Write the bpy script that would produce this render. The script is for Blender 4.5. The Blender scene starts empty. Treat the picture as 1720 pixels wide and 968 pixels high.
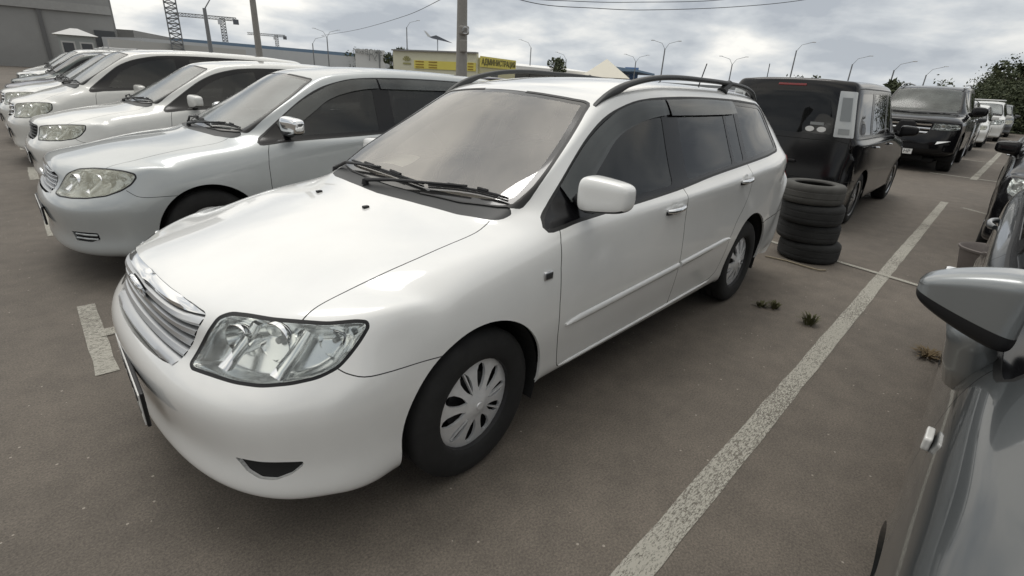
import bpy, bmesh, math, random
import numpy as np
from mathutils import Vector, Matrix
from mathutils.bvhtree import BVHTree
R = math.radians
random.seed(7)
scene = bpy.context.scene
col = scene.collection

# ---------------------------------------------------------------- camera
cam_data = bpy.data.cameras.new('camera')
cam = bpy.data.objects.new('camera', cam_data)
col.objects.link(cam)
scene.camera = cam
cam_data.sensor_width = 36.0
cam_data.lens = 850.6 / 1720 * 36.0
cam_data.clip_start = 0.02
cam_data.clip_end = 4000
YAW, PITCH, ROLL = R(42.4408), R(22.2921), R(3.1601)
fw = Vector((math.cos(YAW)*math.cos(PITCH), math.sin(YAW)*math.cos(PITCH), -math.sin(PITCH)))
rt = Vector((math.sin(YAW), -math.cos(YAW), 0))
up = rt.cross(fw)
rt2 = rt*math.cos(ROLL) + up*math.sin(ROLL)
up2 = -rt*math.sin(ROLL) + up*math.cos(ROLL)
m = Matrix((rt2, up2, -fw)).transposed().to_4x4()
m.translation = Vector((-1.0788, -1.9717, 1.4320))
cam.matrix_world = m

# ---------------------------------------------------------------- light
SUN_AZ, SUN_EL = R(86), R(72)          # the bright patch of cloud ahead and to the left
sun_d = bpy.data.lights.new('sun', 'SUN')
sun_d.energy = 0.9
sun_d.angle = R(26)
sun_d.color = (1.0, 0.975, 0.94)
sun = bpy.data.objects.new('sun', sun_d)
col.objects.link(sun)
sd = Vector((math.cos(SUN_AZ)*math.cos(SUN_EL), math.sin(SUN_AZ)*math.cos(SUN_EL), math.sin(SUN_EL)))
sun.rotation_euler = sd.to_track_quat('Z', 'Y').to_euler()

world = bpy.data.worlds.new('World')
scene.world = world
world.use_nodes = True
wt = world.node_tree
wt.nodes.clear()
def wn(t, **k):
    n = wt.nodes.new(t)
    for a, b in k.items(): setattr(n, a, b)
    return n
def wmath(op, a, b=None, c=None, clamp=False):
    n = wn('ShaderNodeMath', operation=op, use_clamp=clamp)
    for i, v in enumerate((a, b, c)):
        if v is None: continue
        if isinstance(v, (int, float)): n.inputs[i].default_value = v
        else: wt.links.new(v, n.inputs[i])
    return n.outputs[0]
out = wn('ShaderNodeOutputWorld')
bg = wn('ShaderNodeBackground')
bg.inputs['Strength'].default_value = 0.1
wt.links.new(bg.outputs[0], out.inputs[0])
sky = wn('ShaderNodeTexSky', sky_type='NISHITA')
sky.sun_disc = False
sky.sun_elevation = SUN_EL
sky.sun_rotation = math.pi/2 - SUN_AZ
sky.dust_density = 3.0
tc = wn('ShaderNodeTexCoord')
sep = wn('ShaderNodeSeparateXYZ')
wt.links.new(tc.outputs['Generated'], sep.inputs[0])
zz = wmath('MAXIMUM', sep.outputs[2], 0.0)
den = wmath('ADD', zz, 0.27)
cx = wmath('DIVIDE', sep.outputs[0], den)
cy = wmath('DIVIDE', sep.outputs[1], den)
comb = wn('ShaderNodeCombineXYZ')
wt.links.new(cx, comb.inputs[0]); wt.links.new(cy, comb.inputs[1])
def wnoise(scale, detail, rough, dist=0.0, off=(0, 0, 0), sc=(1, 1, 1), rot=0):
    mp = wn('ShaderNodeMapping')
    mp.inputs['Location'].default_value = off
    mp.inputs['Scale'].default_value = sc
    mp.inputs['Rotation'].default_value = (0, 0, rot)
    wt.links.new(comb.outputs[0], mp.inputs[0])
    n = wn('ShaderNodeTexNoise')
    n.inputs['Scale'].default_value = scale
    n.inputs['Detail'].default_value = detail
    n.inputs['Roughness'].default_value = rough
    n.inputs['Distortion'].default_value = dist
    wt.links.new(mp.outputs[0], n.inputs['Vector'])
    return n.outputs[0]
n1 = wnoise(1.0, 7, 0.50, 0.2, (3.1, 1.7, 0), (1, 1, 1), R(-45))
n2 = wnoise(3.2, 8, 0.55, 0.2, (7.7, 4.2, 0))
mixn = wmath('ADD', wmath('MULTIPLY', n1, 0.76), wmath('MULTIPLY', n2, 0.24))
# brighter towards the veiled sun
dot = wn('ShaderNodeVectorMath', operation='DOT_PRODUCT')
wt.links.new(tc.outputs['Generated'], dot.inputs[0])
dot.inputs[1].default_value = sd
glow = wmath('POWER', wmath('MAXIMUM', dot.outputs['Value'], 0.0), 3.0)
dens = wmath('SUBTRACT', mixn, wmath('MULTIPLY', glow, 0.10))
ramp = wn('ShaderNodeValToRGB')
wt.links.new(dens, ramp.inputs[0])
cr = ramp.color_ramp
cr.elements[0].position = 0.415; cr.elements[0].color = (1.0, 0.965, 0.89, 1)
cr.elements[1].position = 0.585; cr.elements[1].color = (0.37, 0.395, 0.43, 1)
e = cr.elements.new(0.47); e.color = (0.74, 0.735, 0.71, 1)
e = cr.elements.new(0.52); e.color = (0.55, 0.57, 0.585, 1)
# brightness of the cloud layer towards / away from the sun
fwd = wn('ShaderNodeVectorMath', operation='DOT_PRODUCT')
wt.links.new(tc.outputs['Generated'], fwd.inputs[0])
fwd.inputs[1].default_value = (math.cos(R(58)), math.sin(R(58)), 0.25)
fm = wn('ShaderNodeMapRange'); fm.interpolation_type = 'SMOOTHSTEP'
fm.inputs['From Min'].default_value = -0.75; fm.inputs['From Max'].default_value = 0.75
fm.inputs['To Min'].default_value = 0.86; fm.inputs['To Max'].default_value = 1.10
wt.links.new(fwd.outputs['Value'], fm.inputs[0])
gain = wmath('ADD', wmath('MULTIPLY', glow, 0.35), fm.outputs[0])
hz = wmath('POWER', wmath('SUBTRACT', 1.0, zz), 9.0)      # pale band of distance at the horizon
mh = wn('ShaderNodeMixRGB')
wt.links.new(wmath('MULTIPLY', hz, 0.42), mh.inputs[0])
wt.links.new(ramp.outputs[0], mh.inputs[1])
mh.inputs[2].default_value = (0.50, 0.555, 0.615, 1)
sc_ = wn('ShaderNodeVectorMath', operation='SCALE')
wt.links.new(mh.outputs[0], sc_.inputs[0])
wt.links.new(wmath('MULTIPLY', gain, 10.0), sc_.inputs['Scale'])
mx = wn('ShaderNodeMixRGB')
mx.inputs[0].default_value = 0.93
wt.links.new(sky.outputs[0], mx.inputs[1])
wt.links.new(sc_.outputs[0], mx.inputs[2])
wt.links.new(mx.outputs[0], bg.inputs['Color'])

scene.view_settings.view_transform = 'Standard'
scene.view_settings.look = 'None'
scene.view_settings.gamma = 1
scene.view_settings.exposure = 0.12
scene.view_settings.use_curve_mapping = False
scene.render.engine = 'CYCLES'
scene.cycles.max_bounces = 8
scene.cycles.transparent_max_bounces = 12
scene.cycles.glossy_bounces = 4
scene.cycles.sample_clamp_indirect = 6
scene.cycles.use_denoising = True

# ---------------------------------------------------------------- materials
MATS = {}
def mat(name, color, rough=0.5, metal=0.0, coat=0.0, spec=0.5, **k):
    if name in MATS: return MATS[name]
    mm = bpy.data.materials.new(name)
    mm.use_nodes = True
    b = mm.node_tree.nodes['Principled BSDF']
    b.inputs['Base Color'].default_value = (*color, 1)
    b.inputs['Roughness'].default_value = rough
    b.inputs['Metallic'].default_value = metal
    b.inputs['Coat Weight'].default_value = coat
    b.inputs['Coat Roughness'].default_value = k.get('coat_rough', 0.04)
    b.inputs['Specular IOR Level'].default_value = spec
    if k.get('dirt'):
        # faint dust and unevenness in the paint colour and gloss
        nt = mm.node_tree
        t = nt.nodes.new('ShaderNodeTexCoord')
        n = nt.nodes.new('ShaderNodeTexNoise'); n.inputs['Scale'].default_value = k.get('dscale', 3.0)
        n.inputs['Detail'].default_value = 8; n.inputs['Roughness'].default_value = 0.65
        nt.links.new(t.outputs['Object'], n.inputs['Vector'])
        rp = nt.nodes.new('ShaderNodeValToRGB')
        a = k['dirt']
        rp.color_ramp.elements[0].position = 0.35
        rp.color_ramp.elements[0].color = tuple(c*(1-a) for c in color) + (1,)
        rp.color_ramp.elements[1].position = 0.65
        rp.color_ramp.elements[1].color = (*color, 1)
        nt.links.new(n.outputs[0], rp.inputs[0])
        nt.links.new(rp.outputs[0], b.inputs['Base Color'])
        mr = nt.nodes.new('ShaderNodeMapRange')
        mr.inputs['To Min'].default_value = min(1, rough*1.5); mr.inputs['To Max'].default_value = rough
        nt.links.new(n.outputs[0], mr.inputs[0])
        nt.links.new(mr.outputs[0], b.inputs['Roughness'])
    MATS[name] = mm
    return mm
def glass_mat(name, tint=0.5, color=(0.02, 0.025, 0.025), film=0.12, ior=1.5, rough=0.0, refl=1.0):
    """thin automotive glass: tinted see-through with a mirror reflection and a diffuse film (dust, on windscreens also painted sky reflection)"""
    if name in MATS: return MATS[name]
    mm = bpy.data.materials.new(name); mm.use_nodes = True
    nt = mm.node_tree; nt.nodes.clear()
    o = nt.nodes.new('ShaderNodeOutputMaterial')
    tr = nt.nodes.new('ShaderNodeBsdfTransparent')
    tr.inputs[0].default_value = (tint, tint*1.02, tint, 1)
    df = nt.nodes.new('ShaderNodeBsdfDiffuse'); df.inputs[0].default_value = (*color, 1)
    m1 = nt.nodes.new('ShaderNodeMixShader')
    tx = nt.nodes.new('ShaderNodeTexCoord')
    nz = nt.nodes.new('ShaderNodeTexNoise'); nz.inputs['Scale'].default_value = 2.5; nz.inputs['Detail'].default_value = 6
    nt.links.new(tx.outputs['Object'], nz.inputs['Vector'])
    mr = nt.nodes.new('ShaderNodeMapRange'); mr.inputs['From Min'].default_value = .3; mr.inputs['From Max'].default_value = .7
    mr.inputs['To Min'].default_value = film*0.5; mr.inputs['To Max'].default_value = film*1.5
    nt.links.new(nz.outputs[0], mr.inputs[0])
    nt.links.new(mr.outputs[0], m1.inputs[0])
    nt.links.new(tr.outputs[0], m1.inputs[1]); nt.links.new(df.outputs[0], m1.inputs[2])
    gl = nt.nodes.new('ShaderNodeBsdfGlossy'); gl.inputs['Roughness'].default_value = rough
    gl.inputs[0].default_value = (refl, refl, refl, 1)
    fr = nt.nodes.new('ShaderNodeFresnel'); fr.inputs[0].default_value = ior
    m2 = nt.nodes.new('ShaderNodeMixShader')
    nt.links.new(fr.outputs[0], m2.inputs[0])
    nt.links.new(m1.outputs[0], m2.inputs[1]); nt.links.new(gl.outputs[0], m2.inputs[2])
    nt.links.new(m2.outputs[0], o.inputs[0])
    MATS[name] = mm
    return mm

# ---------------------------------------------------------------- object helpers
def tag(o, label=None, cat=None, group=None, kind=None):
    if label: o['label'] = label
    if cat: o['category'] = cat
    if group: o['group'] = group
    if kind: o['kind'] = kind
    return o
def empty(name, loc=(0, 0, 0), rz=0.0, label=None, cat=None, group=None):
    o = bpy.data.objects.new(name, None)
    o.empty_display_size = 0.1
    col.objects.link(o); o.location = loc; o.rotation_euler = (0, 0, rz)
    return tag(o, label, cat, group)
def mesh_obj(name, verts, faces, mats, parent=None, smooth=False, midx=None, angle=None):
    me = bpy.data.meshes.new(name)
    me.from_pydata([tuple(v) for v in verts], [], faces)
    for mt in (mats if isinstance(mats, (list, tuple)) else [mats]): me.materials.append(mt)
    if midx is not None: me.polygons.foreach_set('material_index', midx)
    if smooth: me.polygons.foreach_set('use_smooth', [True]*len(me.polygons))
    me.update()
    if angle is not None:
        me.polygons.foreach_set('use_smooth', [True]*len(me.polygons))
        me.set_sharp_from_angle(angle=R(angle))
    o = bpy.data.objects.new(name, me)
    col.objects.link(o)
    if parent: o.parent = parent
    return o
class MB:
    """collects boxes, tubes, lathes and sheets into one mesh"""
    def __init__(s): s.v = []; s.f = []; s.mi = []
    def add(s, vs, fs, mi=0, M=None):
        b = len(s.v)
        for p in vs:
            p = Vector(p)
            s.v.append(M @ p if M else p)
        for f in fs:
            s.f.append([i + b for i in f]); s.mi.append(mi)
        return s
    def box(s, c, d, rz=0, mi=0, bev=0.0, M=None):
        x, y, z = d[0]/2, d[1]/2, d[2]/2
        if bev <= 0:
            vs = [(-x,-y,-z),(x,-y,-z),(x,y,-z),(-x,y,-z),(-x,-y,z),(x,-y,z),(x,y,z),(-x,y,z)]
            fs = [(0,3,2,1),(4,5,6,7),(0,1,5,4),(1,2,6,5),(2,3,7,6),(3,0,4,7)]
        else:
            b_ = min(bev, x*.9, y*.9, z*.9)
            bm = bmesh.new()
            bmesh.ops.create_cube(bm, size=1)
            bmesh.ops.scale(bm, vec=(2*x, 2*y, 2*z), verts=bm.verts)
            bmesh.ops.bevel(bm, geom=bm.edges[:] + bm.verts[:], offset=b_, segments=2, profile=.5, affect='EDGES')
            bm.verts.index_update()
            vs = [v.co.copy() for v in bm.verts]; fs = [[v.index for v in f.verts] for f in bm.faces]
            bm.free()
        T = Matrix.Translation(c) @ Matrix.Rotation(rz, 4, 'Z')
        if M: T = M @ T
        return s.add(vs, fs, mi, T)
    def tube(s, pts, r, n=8, mi=0, cap=True, closed=False, sx=1.0):
        pts = [Vector(p) for p in pts]
        rs = r if isinstance(r, (list, tuple)) else [r]*len(pts)
        b = len(s.v); N = len(pts)
        prev = None
        for i, p in enumerate(pts):
            if closed: t = pts[(i+1) % N] - pts[i-1]
            else: t = pts[min(i+1, N-1)] - pts[max(i-1, 0)]
            t.normalize()
            ref = Vector((0, 0, 1)) if abs(t.z) < .95 else Vector((1, 0, 0))
            a = t.cross(ref).normalized()
            if prev is not None:
                a2 = prev - t*prev.dot(t)
                if a2.length > .1: a = a2.normalized()
            prev = a
            c = t.cross(a)
            for k in range(n):
                th = 2*math.pi*k/n
                s.v.append(p + a*math.cos(th)*rs[i] + c*math.sin(th)*rs[i]*sx)
        for i in range(N if closed else N-1):
            j = (i+1) % N
            for k in range(n):
                k2 = (k+1) % n
                s.f.append([b+i*n+k, b+i*n+k2, b+j*n+k2, b+j*n+k]); s.mi.append(mi)
        if cap and not closed:
            s.f.append([b+k for k in range(n)][::-1]); s.mi.append(mi)
            s.f.append([b+(N-1)*n+k for k in range(n)]); s.mi.append(mi)
        return s
    def lathe(s, prof, n=32, M=None, mi=0, axis='Z', arc=None):
        """prof: (radius, height); revolved round Z (or Y)"""
        b = len(s.v); P = len(prof)
        for k in range(n):
            th = 2*math.pi*k/n
            for r, h in prof:
                if axis == 'Z': p = Vector((r*math.cos(th), r*math.sin(th), h))
                else: p = Vector((r*math.cos(th), h, r*math.sin(th)))
                s.v.append(M @ p if M else p)
        for k in range(n):
            k2 = (k+1) % n
            for i in range(P-1):
                q = [b+k*P+i, b+k2*P+i, b+k2*P+i+1, b+k*P+i+1]
                if axis != 'Z': q = q[::-1]
                s.f.append(q); s.mi.append(mi)
        return s
    def prism(s, poly, h0, h1, M=None, mi=0):
        """2D polygon (x,y) extruded between z=h0 and z=h1"""
        n = len(poly)
        vs = [(p[0], p[1], h0) for p in poly] + [(p[0], p[1], h1) for p in poly]
        fs = [list(range(n))[::-1], list(range(n, 2*n))] + [[i, (i+1) % n, n+(i+1) % n, n+i] for i in range(n)]
        return s.add(vs, fs, mi, M)
    def build(s, name, mats, parent=None, smooth=False, angle=None):
        return mesh_obj(name, s.v, s.f, mats, parent, smooth, s.mi, angle)
def copy_tree(o, parent=None):
    c = o.copy(); col.objects.link(c)
    if parent is not None: c.parent = parent
    for ch in list(o.children): copy_tree(ch, c)
    return c
def text_mesh(name, body, size, mt, parent=None, M=None, depth=0.004, align='CENTER', sx=1.0):
    cu = bpy.data.curves.new(name, 'FONT')
    cu.body = body; cu.size = size; cu.extrude = depth; cu.align_x = align; cu.align_y = 'CENTER'
    tmp = bpy.data.objects.new(name, cu); col.objects.link(tmp)
    dg = bpy.context.evaluated_depsgraph_get()
    me = bpy.data.meshes.new_from_object(tmp.evaluated_get(dg))
    bpy.data.objects.remove(tmp)
    me.materials.clear(); me.materials.append(mt)
    me.transform(Matrix.Diagonal((sx, 1, 1, 1)))
    o = bpy.data.objects.new(name, me); col.objects.link(o)
    if parent: o.parent = parent
    if M is not None: o.matrix_local = M
    return o
# ================================================================= car body engine
# car space: X from the front axle towards the tail, |Y| from the centre line, Z up
def lerp(a, b, t): return tuple(a[i] + (b[i]-a[i])*t for i in range(len(a)))
def interp(x, xs, ys): return float(np.interp(x, xs, ys))

def cage_points(sp):
    """returns grid rows (8 points each) and the belt columns below the border of that grid"""
    rows = [list(sp['nose'])]
    for (C, E_, T, M_, B, S) in sp['rows']:
        r = []
        for k in range(3):
            t = k/3
            r.append((C[0] + (E_[0]-C[0])*t*t, E_[1]*t, C[1] + (E_[2]-C[1])*t*t))
        rows.append(r + [E_, T, M_, B, S])
    rows.append(list(sp['tail']))
    belts = []
    for i in range(8): belts.append(('f', i, rows[0][i]))
    for k in range(1, len(rows)-1): belts.append(('s', k, rows[k][7]))
    for i in range(7, -1, -1): belts.append(('r', i, rows[-1][i]))
    cols = []
    for kind, i, P in belts:
        c = [P]
        if kind == 'f':
            f = sp['front']
            L = [(f['x'][r] + f['off'][i]*f['k'][r], f['a'][i]*f['w'][r], f['z'][r]) for r in range(1, 6)]
            p1 = lerp(P, L[0], f.get('t1', .5)); b = f.get('bulge', 0.0)
            if 'p1' in f and f['p1'][i]: p1 = f['p1'][i]
            c += [(p1[0]-b, p1[1], p1[2])] + L
        elif kind == 's':
            s = sp['side']
            am = interp(P[0], *s['amax'])
            zs = [P[2] + (s['z'][1]-P[2])*.45] + list(s['z'][1:])
            for r in range(6): c.append((P[0], am - s['inset'][r], zs[r]))
        else:
            f = sp['rear']
            L = []
            for r in range(6):
                if r < 2: z = P[2] + (f['z'][2]-P[2])*((r+1)/3)
                else: z = f['z'][r]
                x = interp(z, *f['prof']) - f['off'][i]*f['k'][r]
                am = f['a'][i]*f['w'][r]
                if r == 0: am = P[1] + (am-P[1])*.5
                L.append((x, am, z))
            c += L
        cols.append(c)
    return rows, cols

def build_cage_mesh(sp):
    rows, cols = cage_points(sp)
    V = []; F = []; idx = {}
    def vid(p, side):
        a = p[1]
        if abs(a) < 1e-6: side = 1; a = 0.0
        key = (round(p[0], 5), round(side*a, 5), round(p[2], 5))
        if key not in idx: idx[key] = len(V); V.append((p[0], side*a, p[2]))
        return idx[key]
    for side in (1, -1):
        def face(q):
            ids = [vid(p, side) for p in q]
            if len(set(ids)) < 3: return
            F.append(ids if side == 1 else ids[::-1])
        for r in range(len(rows)-1):
            for c in range(7):
                face([rows[r][c], rows[r+1][c], rows[r+1][c+1], rows[r][c+1]])
        for k in range(len(cols)-1):
            for r in range(6):
                face([cols[k][r], cols[k+1][r], cols[k+1][r+1], cols[k][r+1]])
    return V, F

def fit_limit(V, F, iters=7, damp=0.85, keep=0.92):
    """moves cage points so that the Catmull-Clark surface passes (nearly) through the given points"""
    n = len(V); V0 = np.array(V, float); P = V0.copy()
    edges = {}
    for fi, f in enumerate(F):
        for i in range(len(f)):
            e = (min(f[i], f[(i+1) % len(f)]), max(f[i], f[(i+1) % len(f)]))
            edges.setdefault(e, []).append(fi)
    nb = [[] for _ in range(n)]; diag = [[] for _ in range(n)]; bd = [[] for _ in range(n)]
    for (a, b), fs in edges.items():
        nb[a].append(b); nb[b].append(a)
        if len(fs) == 1: bd[a].append(b); bd[b].append(a)
    for f in F:
        m_ = len(f)
        for i, v in enumerate(f):
            if m_ == 4: diag[v].append(f[(i+2) % 4])
    for _ in range(iters):
        L = np.empty_like(P)
        for v in range(n):
            if bd[v]:
                L[v] = (4*P[v] + P[bd[v][0]] + P[bd[v][-1]])/6 if len(bd[v]) >= 2 else P[v]
            else:
                k = len(nb[v])
                L[v] = (k*k*P[v] + 4*P[nb[v]].sum(0) + (P[diag[v]].sum(0) if diag[v] else 0)) / (k*(k+4) + len(diag[v]))
        P += damp*(V0-L)
        P = V0 + (P-V0)*1.0
    P = V0 + (P-V0)*keep
    P[np.abs(V0[:, 1]) < 1e-6, 1] = 0
    return P

def subdivided(sp, level, name='cage'):
    V, F = build_cage_mesh(sp)
    P = fit_limit(V, F)
    me = bpy.data.meshes.new(name)
    me.from_pydata([tuple(p) for p in P], [], F)
    ob = bpy.data.objects.new(name, me); col.objects.link(ob)
    cre = sp.get('crease')
    md = ob.modifiers.new('s', 'SUBSURF'); md.levels = level; md.render_levels = level
    md.use_limit_surface = True; md.quality = 3
    dg = bpy.context.evaluated_depsgraph_get(); dg.update()
    ev = ob.evaluated_get(dg)
    me2 = bpy.data.meshes.new_from_object(ev)
    bpy.data.objects.remove(ob); bpy.data.meshes.remove(me)
    return me2

def basis(d):
    d = Vector(d).normalized()
    if abs(d.z) > .999: return d, Vector((1, 0, 0)), Vector((0, 1, 0))
    if abs(d.y) > .999: return d, Vector((1, 0, 0)), Vector((0, 0, 1))
    if abs(d.x) > .999: return d, Vector((0, 1, 0)), Vector((0, 0, 1))
    e1 = d.cross(Vector((0, 0, 1))).normalized()
    return d, e1, d.cross(e1).normalized()

def inside(px, py, poly):
    c = False; j = len(poly)-1
    for i in range(len(poly)):
        xi, yi = poly[i]; xj, yj = poly[j]
        if (yi > py) != (yj > py) and px < (xj-xi)*(py-yi)/(yj-yi) + xi: c = not c
        j = i
    return c

def spline(pts, n=6, closed=False):
    """Catmull-Rom through 2D/3D points"""
    P = [np.array(p, float) for p in pts]; N = len(P); o = []
    rng = range(N) if closed else range(N-1)
    for i in rng:
        p1 = P[i]; p2 = P[(i+1) % N]
        p0 = P[i-1] if (closed or i > 0) else 2*p1-p2
        p3 = P[(i+2) % N] if (closed or i+2 < N) else 2*p2-p1
        # centripetal-ish: clamp tangents
        l = np.linalg.norm(p2-p1)+1e-9
        t1 = (p2-p0); t2 = (p3-p1)
        t1 = t1/(np.linalg.norm(t1)+1e-9)*l; t2 = t2/(np.linalg.norm(t2)+1e-9)*l
        for k in range(n):
            t = k/n
            h = (2*t**3-3*t*t+1)*p1 + (t**3-2*t*t+t)*t1 + (-2*t**3+3*t*t)*p2 + (t**3-t*t)*t2
            o.append(tuple(h))
    if not closed: o.append(tuple(P[-1]))
    return o
def rounded(pts, r, n=4):
    """polygon with rounded corners; r may be a number or a list"""
    N = len(pts); o = []
    for i in range(N):
        p = np.array(pts[i], float); a = np.array(pts[i-1], float); b = np.array(pts[(i+1) % N], float)
        ri = r[i] if isinstance(r, (list, tuple)) else r
        da = a-p; db = b-p; la = np.linalg.norm(da); lb = np.linalg.norm(db)
        q = min(ri, la*.45, lb*.45)
        if q < 1e-4: o.append(tuple(p)); continue
        s = p+da/la*q; e = p+db/lb*q
        for k in range(n+1):
            t = k/n
            o.append(tuple((1-t)**2*s + 2*t*(1-t)*p + t*t*e))
    return o
def band(line, w, closed=False):
    """polygon(s) covering a strip of width w along a polyline"""
    P = [np.array(p, float) for p in line]; N = len(P)
    L = []; Rr = []
    for i in range(N):
        a = P[i-1] if (closed or i > 0) else None
        b = P[(i+1) % N] if (closed or i < N-1) else None
        if a is None: t = b-P[i]
        elif b is None: t = P[i]-a
        else:
            u1 = (P[i]-a)/(np.linalg.norm(P[i]-a)+1e-9); u2 = (b-P[i])/(np.linalg.norm(b-P[i])+1e-9); t = u1+u2
        t = t/(np.linalg.norm(t)+1e-9)
        nn = np.array([-t[1], t[0]])
        L.append(P[i]+nn*w/2); Rr.append(P[i]-nn*w/2)
    return L, Rr

class Shell:
    """half of a car skin (y >= 0) that can be cut along outlines and sorted into parts"""
    def __init__(s, me):
        bm = bmesh.new(); bm.from_mesh(me)
        bm.normal_update()
        s.bm = bm
        s.nl = bm.verts.layers.float_vector.new('nrm')
        s.pl = bm.faces.layers.int.new('part')
        for v in bm.verts: v[s.nl] = v.normal
        s.tree = None
        bmesh.ops.delete(bm, geom=[v for v in bm.verts if v.co.y < -1e-5], context='VERTS')
        for v in bm.verts:
            if abs(v.co.y) < 1e-5: v.co.y = 0; n = v[s.nl]; v[s.nl] = Vector((n.x, 0, n.z)).normalized()
        s.names = ['body']
    def pid(s, name):
        if name not in s.names: s.names.append(name)
        return s.names.index(name)
    def cut(s, poly, d=(0, 1, 0), part=None, only=None, where=None, facing=None):
        """splits faces along the closed outline `poly` (2D in the plane across d, or 3D) and tags the inside"""
        d, e1, e2 = basis(d)
        if len(poly[0]) == 3: q = [(Vector(p).dot(e1), Vector(p).dot(e2)) for p in poly]
        else: q = [tuple(p) for p in poly]
        q = [p for i, p in enumerate(q) if (abs(p[0]-q[i-1][0]) + abs(p[1]-q[i-1][1])) > 1e-5]
        x0 = min(p[0] for p in q); x1 = max(p[0] for p in q); y0 = min(p[1] for p in q); y1 = max(p[1] for p in q)
        bm = s.bm; pl = s.pl
        ids = None if only is None else [s.pid(n) for n in only]
        def box(f):
            a = [v.co.dot(e1) for v in f.verts]; b = [v.co.dot(e2) for v in f.verts]
            return min(a), max(a), min(b), max(b)
        cand = {}
        for f in bm.faces:
            if ids is not None and f[pl] not in ids: continue
            v0 = f.verts[0].co
            q0 = v0.dot(e1); q1 = v0.dot(e2)
            if q0 < x0-.09 or q0 > x1+.09 or q1 < y0-.09 or q1 > y1+.09: continue
            if where and not where(f.calc_center_median()): continue
            if facing is not None:
                if f.normal.dot(d)*facing < -0.02: continue
            b = box(f)
            if b[1] < x0 or b[0] > x1 or b[3] < y0 or b[2] > y1: continue
            cand[f] = b
        N = len(q)
        for i in range(N):
            a = q[i]; b = q[(i+1) % N]
            m_ = max(1, int(math.hypot(b[0]-a[0], b[1]-a[1])/.12))
            for k in range(m_):
                pa = (a[0]+(b[0]-a[0])*k/m_, a[1]+(b[1]-a[1])*k/m_)
                pb = (a[0]+(b[0]-a[0])*(k+1)/m_, a[1]+(b[1]-a[1])*(k+1)/m_)
                sx0, sx1 = min(pa[0], pb[0])-1e-5, max(pa[0], pb[0])+1e-5
                sy0, sy1 = min(pa[1], pb[1])-1e-5, max(pa[1], pb[1])+1e-5
                tx, ty = pb[0]-pa[0], pb[1]-pa[1]
                l = math.hypot(tx, ty)
                if l < 1e-7: continue
                nx, ny = -ty/l, tx/l
                c0 = nx*pa[0] + ny*pa[1]
                sub = []
                for f, bb in cand.items():
                    if bb[1] < sx0 or bb[0] > sx1 or bb[3] < sy0 or bb[2] > sy1: continue
                    sub.append(f)
                for f in sub:
                    dd = {v: v.co.dot(e1)*nx + v.co.dot(e2)*ny - c0 for v in f.verts}
                    if min(dd.values()) > -2e-6 or max(dd.values()) < 2e-6: continue
                    for e in list(f.edges):
                        va, vb = e.verts
                        if va not in dd or vb not in dd: continue
                        da, db = dd[va], dd[vb]
                        if (da > 2e-6 and db < -2e-6) or (da < -2e-6 and db > 2e-6):
                            _, nv = bmesh.utils.edge_split(e, va, da/(da-db))
                            dd[nv] = 0.0
                    on = [v for v in f.verts if abs(dd.get(v, 1)) <= 2e-6]
                    if len(on) < 2: continue
                    # take the two cut points furthest apart
                    best = max(((p_, q_) for ii, p_ in enumerate(on) for q_ in on[ii+1:]), key=lambda t: (t[0].co-t[1].co).length)
                    try:
                        nf, _ = bmesh.utils.face_split(f, best[0], best[1])
                    except ValueError:
                        continue
                    if nf is None: continue
                    cand[f] = box(f); cand[nf] = box(nf)
        hit = []
        for f in cand:
            if not f.is_valid: continue
            c = f.calc_center_median()
            if inside(c.dot(e1), c.dot(e2), q): hit.append(f)
        if part is not None:
            pi = s.pid(part)
            for f in hit: f[pl] = pi
        return hit
    def line(s, pts, w, part='gap', d=(0, 1, 0), closed=False, **k):
        """cuts a thin strip along a polyline"""
        d_, e1, e2 = basis(d)
        if len(pts[0]) == 3: pts = [(Vector(p).dot(e1), Vector(p).dot(e2)) for p in pts]
        L, Rr = band(pts, w, closed)
        N = len(L); out_ = []
        step = 8
        rngN = N if closed else N-1
        i = 0
        while i < rngN:
            j = min(i+step, rngN)
            ii = [k_ % N for k_ in range(i, j+1)]
            out_ += s.cut([L[t] for t in ii] + [Rr[t] for t in ii][::-1], d=d, part=part, **k)
            i = j
        return out_
    def outset(s, poly, w): 
        L, Rr = band(poly, 2*w, True)
        A = lambda P: abs(sum(P[i-1][0]*P[i][1]-P[i][0]*P[i-1][1] for i in range(len(P))))
        return L if A(L) > A(Rr) else Rr
    def delete(s, part):
        pi = s.pid(part)
        bmesh.ops.delete(s.bm, geom=[f for f in s.bm.faces if f[s.pl] == pi], context='FACES')
    def faces(s, *parts):
        ids = [s.names.index(n) for n in parts if n in s.names]
        return [f for f in s.bm.faces if f[s.pl] in ids]
    def emit(s, name, parts, mats, parent, side='both', thick=0.0, push=0.0, mi=None, inner=None, rim=None):
        """one object from the faces of the given parts.
        side: 'both' mirrors across the centre line, +1 / -1 take one side. push moves along the normal."""
        fs = s.faces(*parts)
        if not fs: return None
        nl = s.nl; pl = s.pl
        vi = {}; V = []; Nn = []
        for f in fs:
            for v in f.verts:
                if v not in vi:
                    vi[v] = len(V); n = Vector(v[nl])
                    n = n.normalized() if n.length > .1 else v.normal.copy()
                    V.append(v.co + n*push); Nn.append(n)
        F = [[vi[v] for v in f.verts] for f in fs]
        MI = [(mi.get(s.names[f[pl]], 0) if mi else 0) for f in fs]
        FN = [None]*len(F)         # None -> use vertex normals
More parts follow.
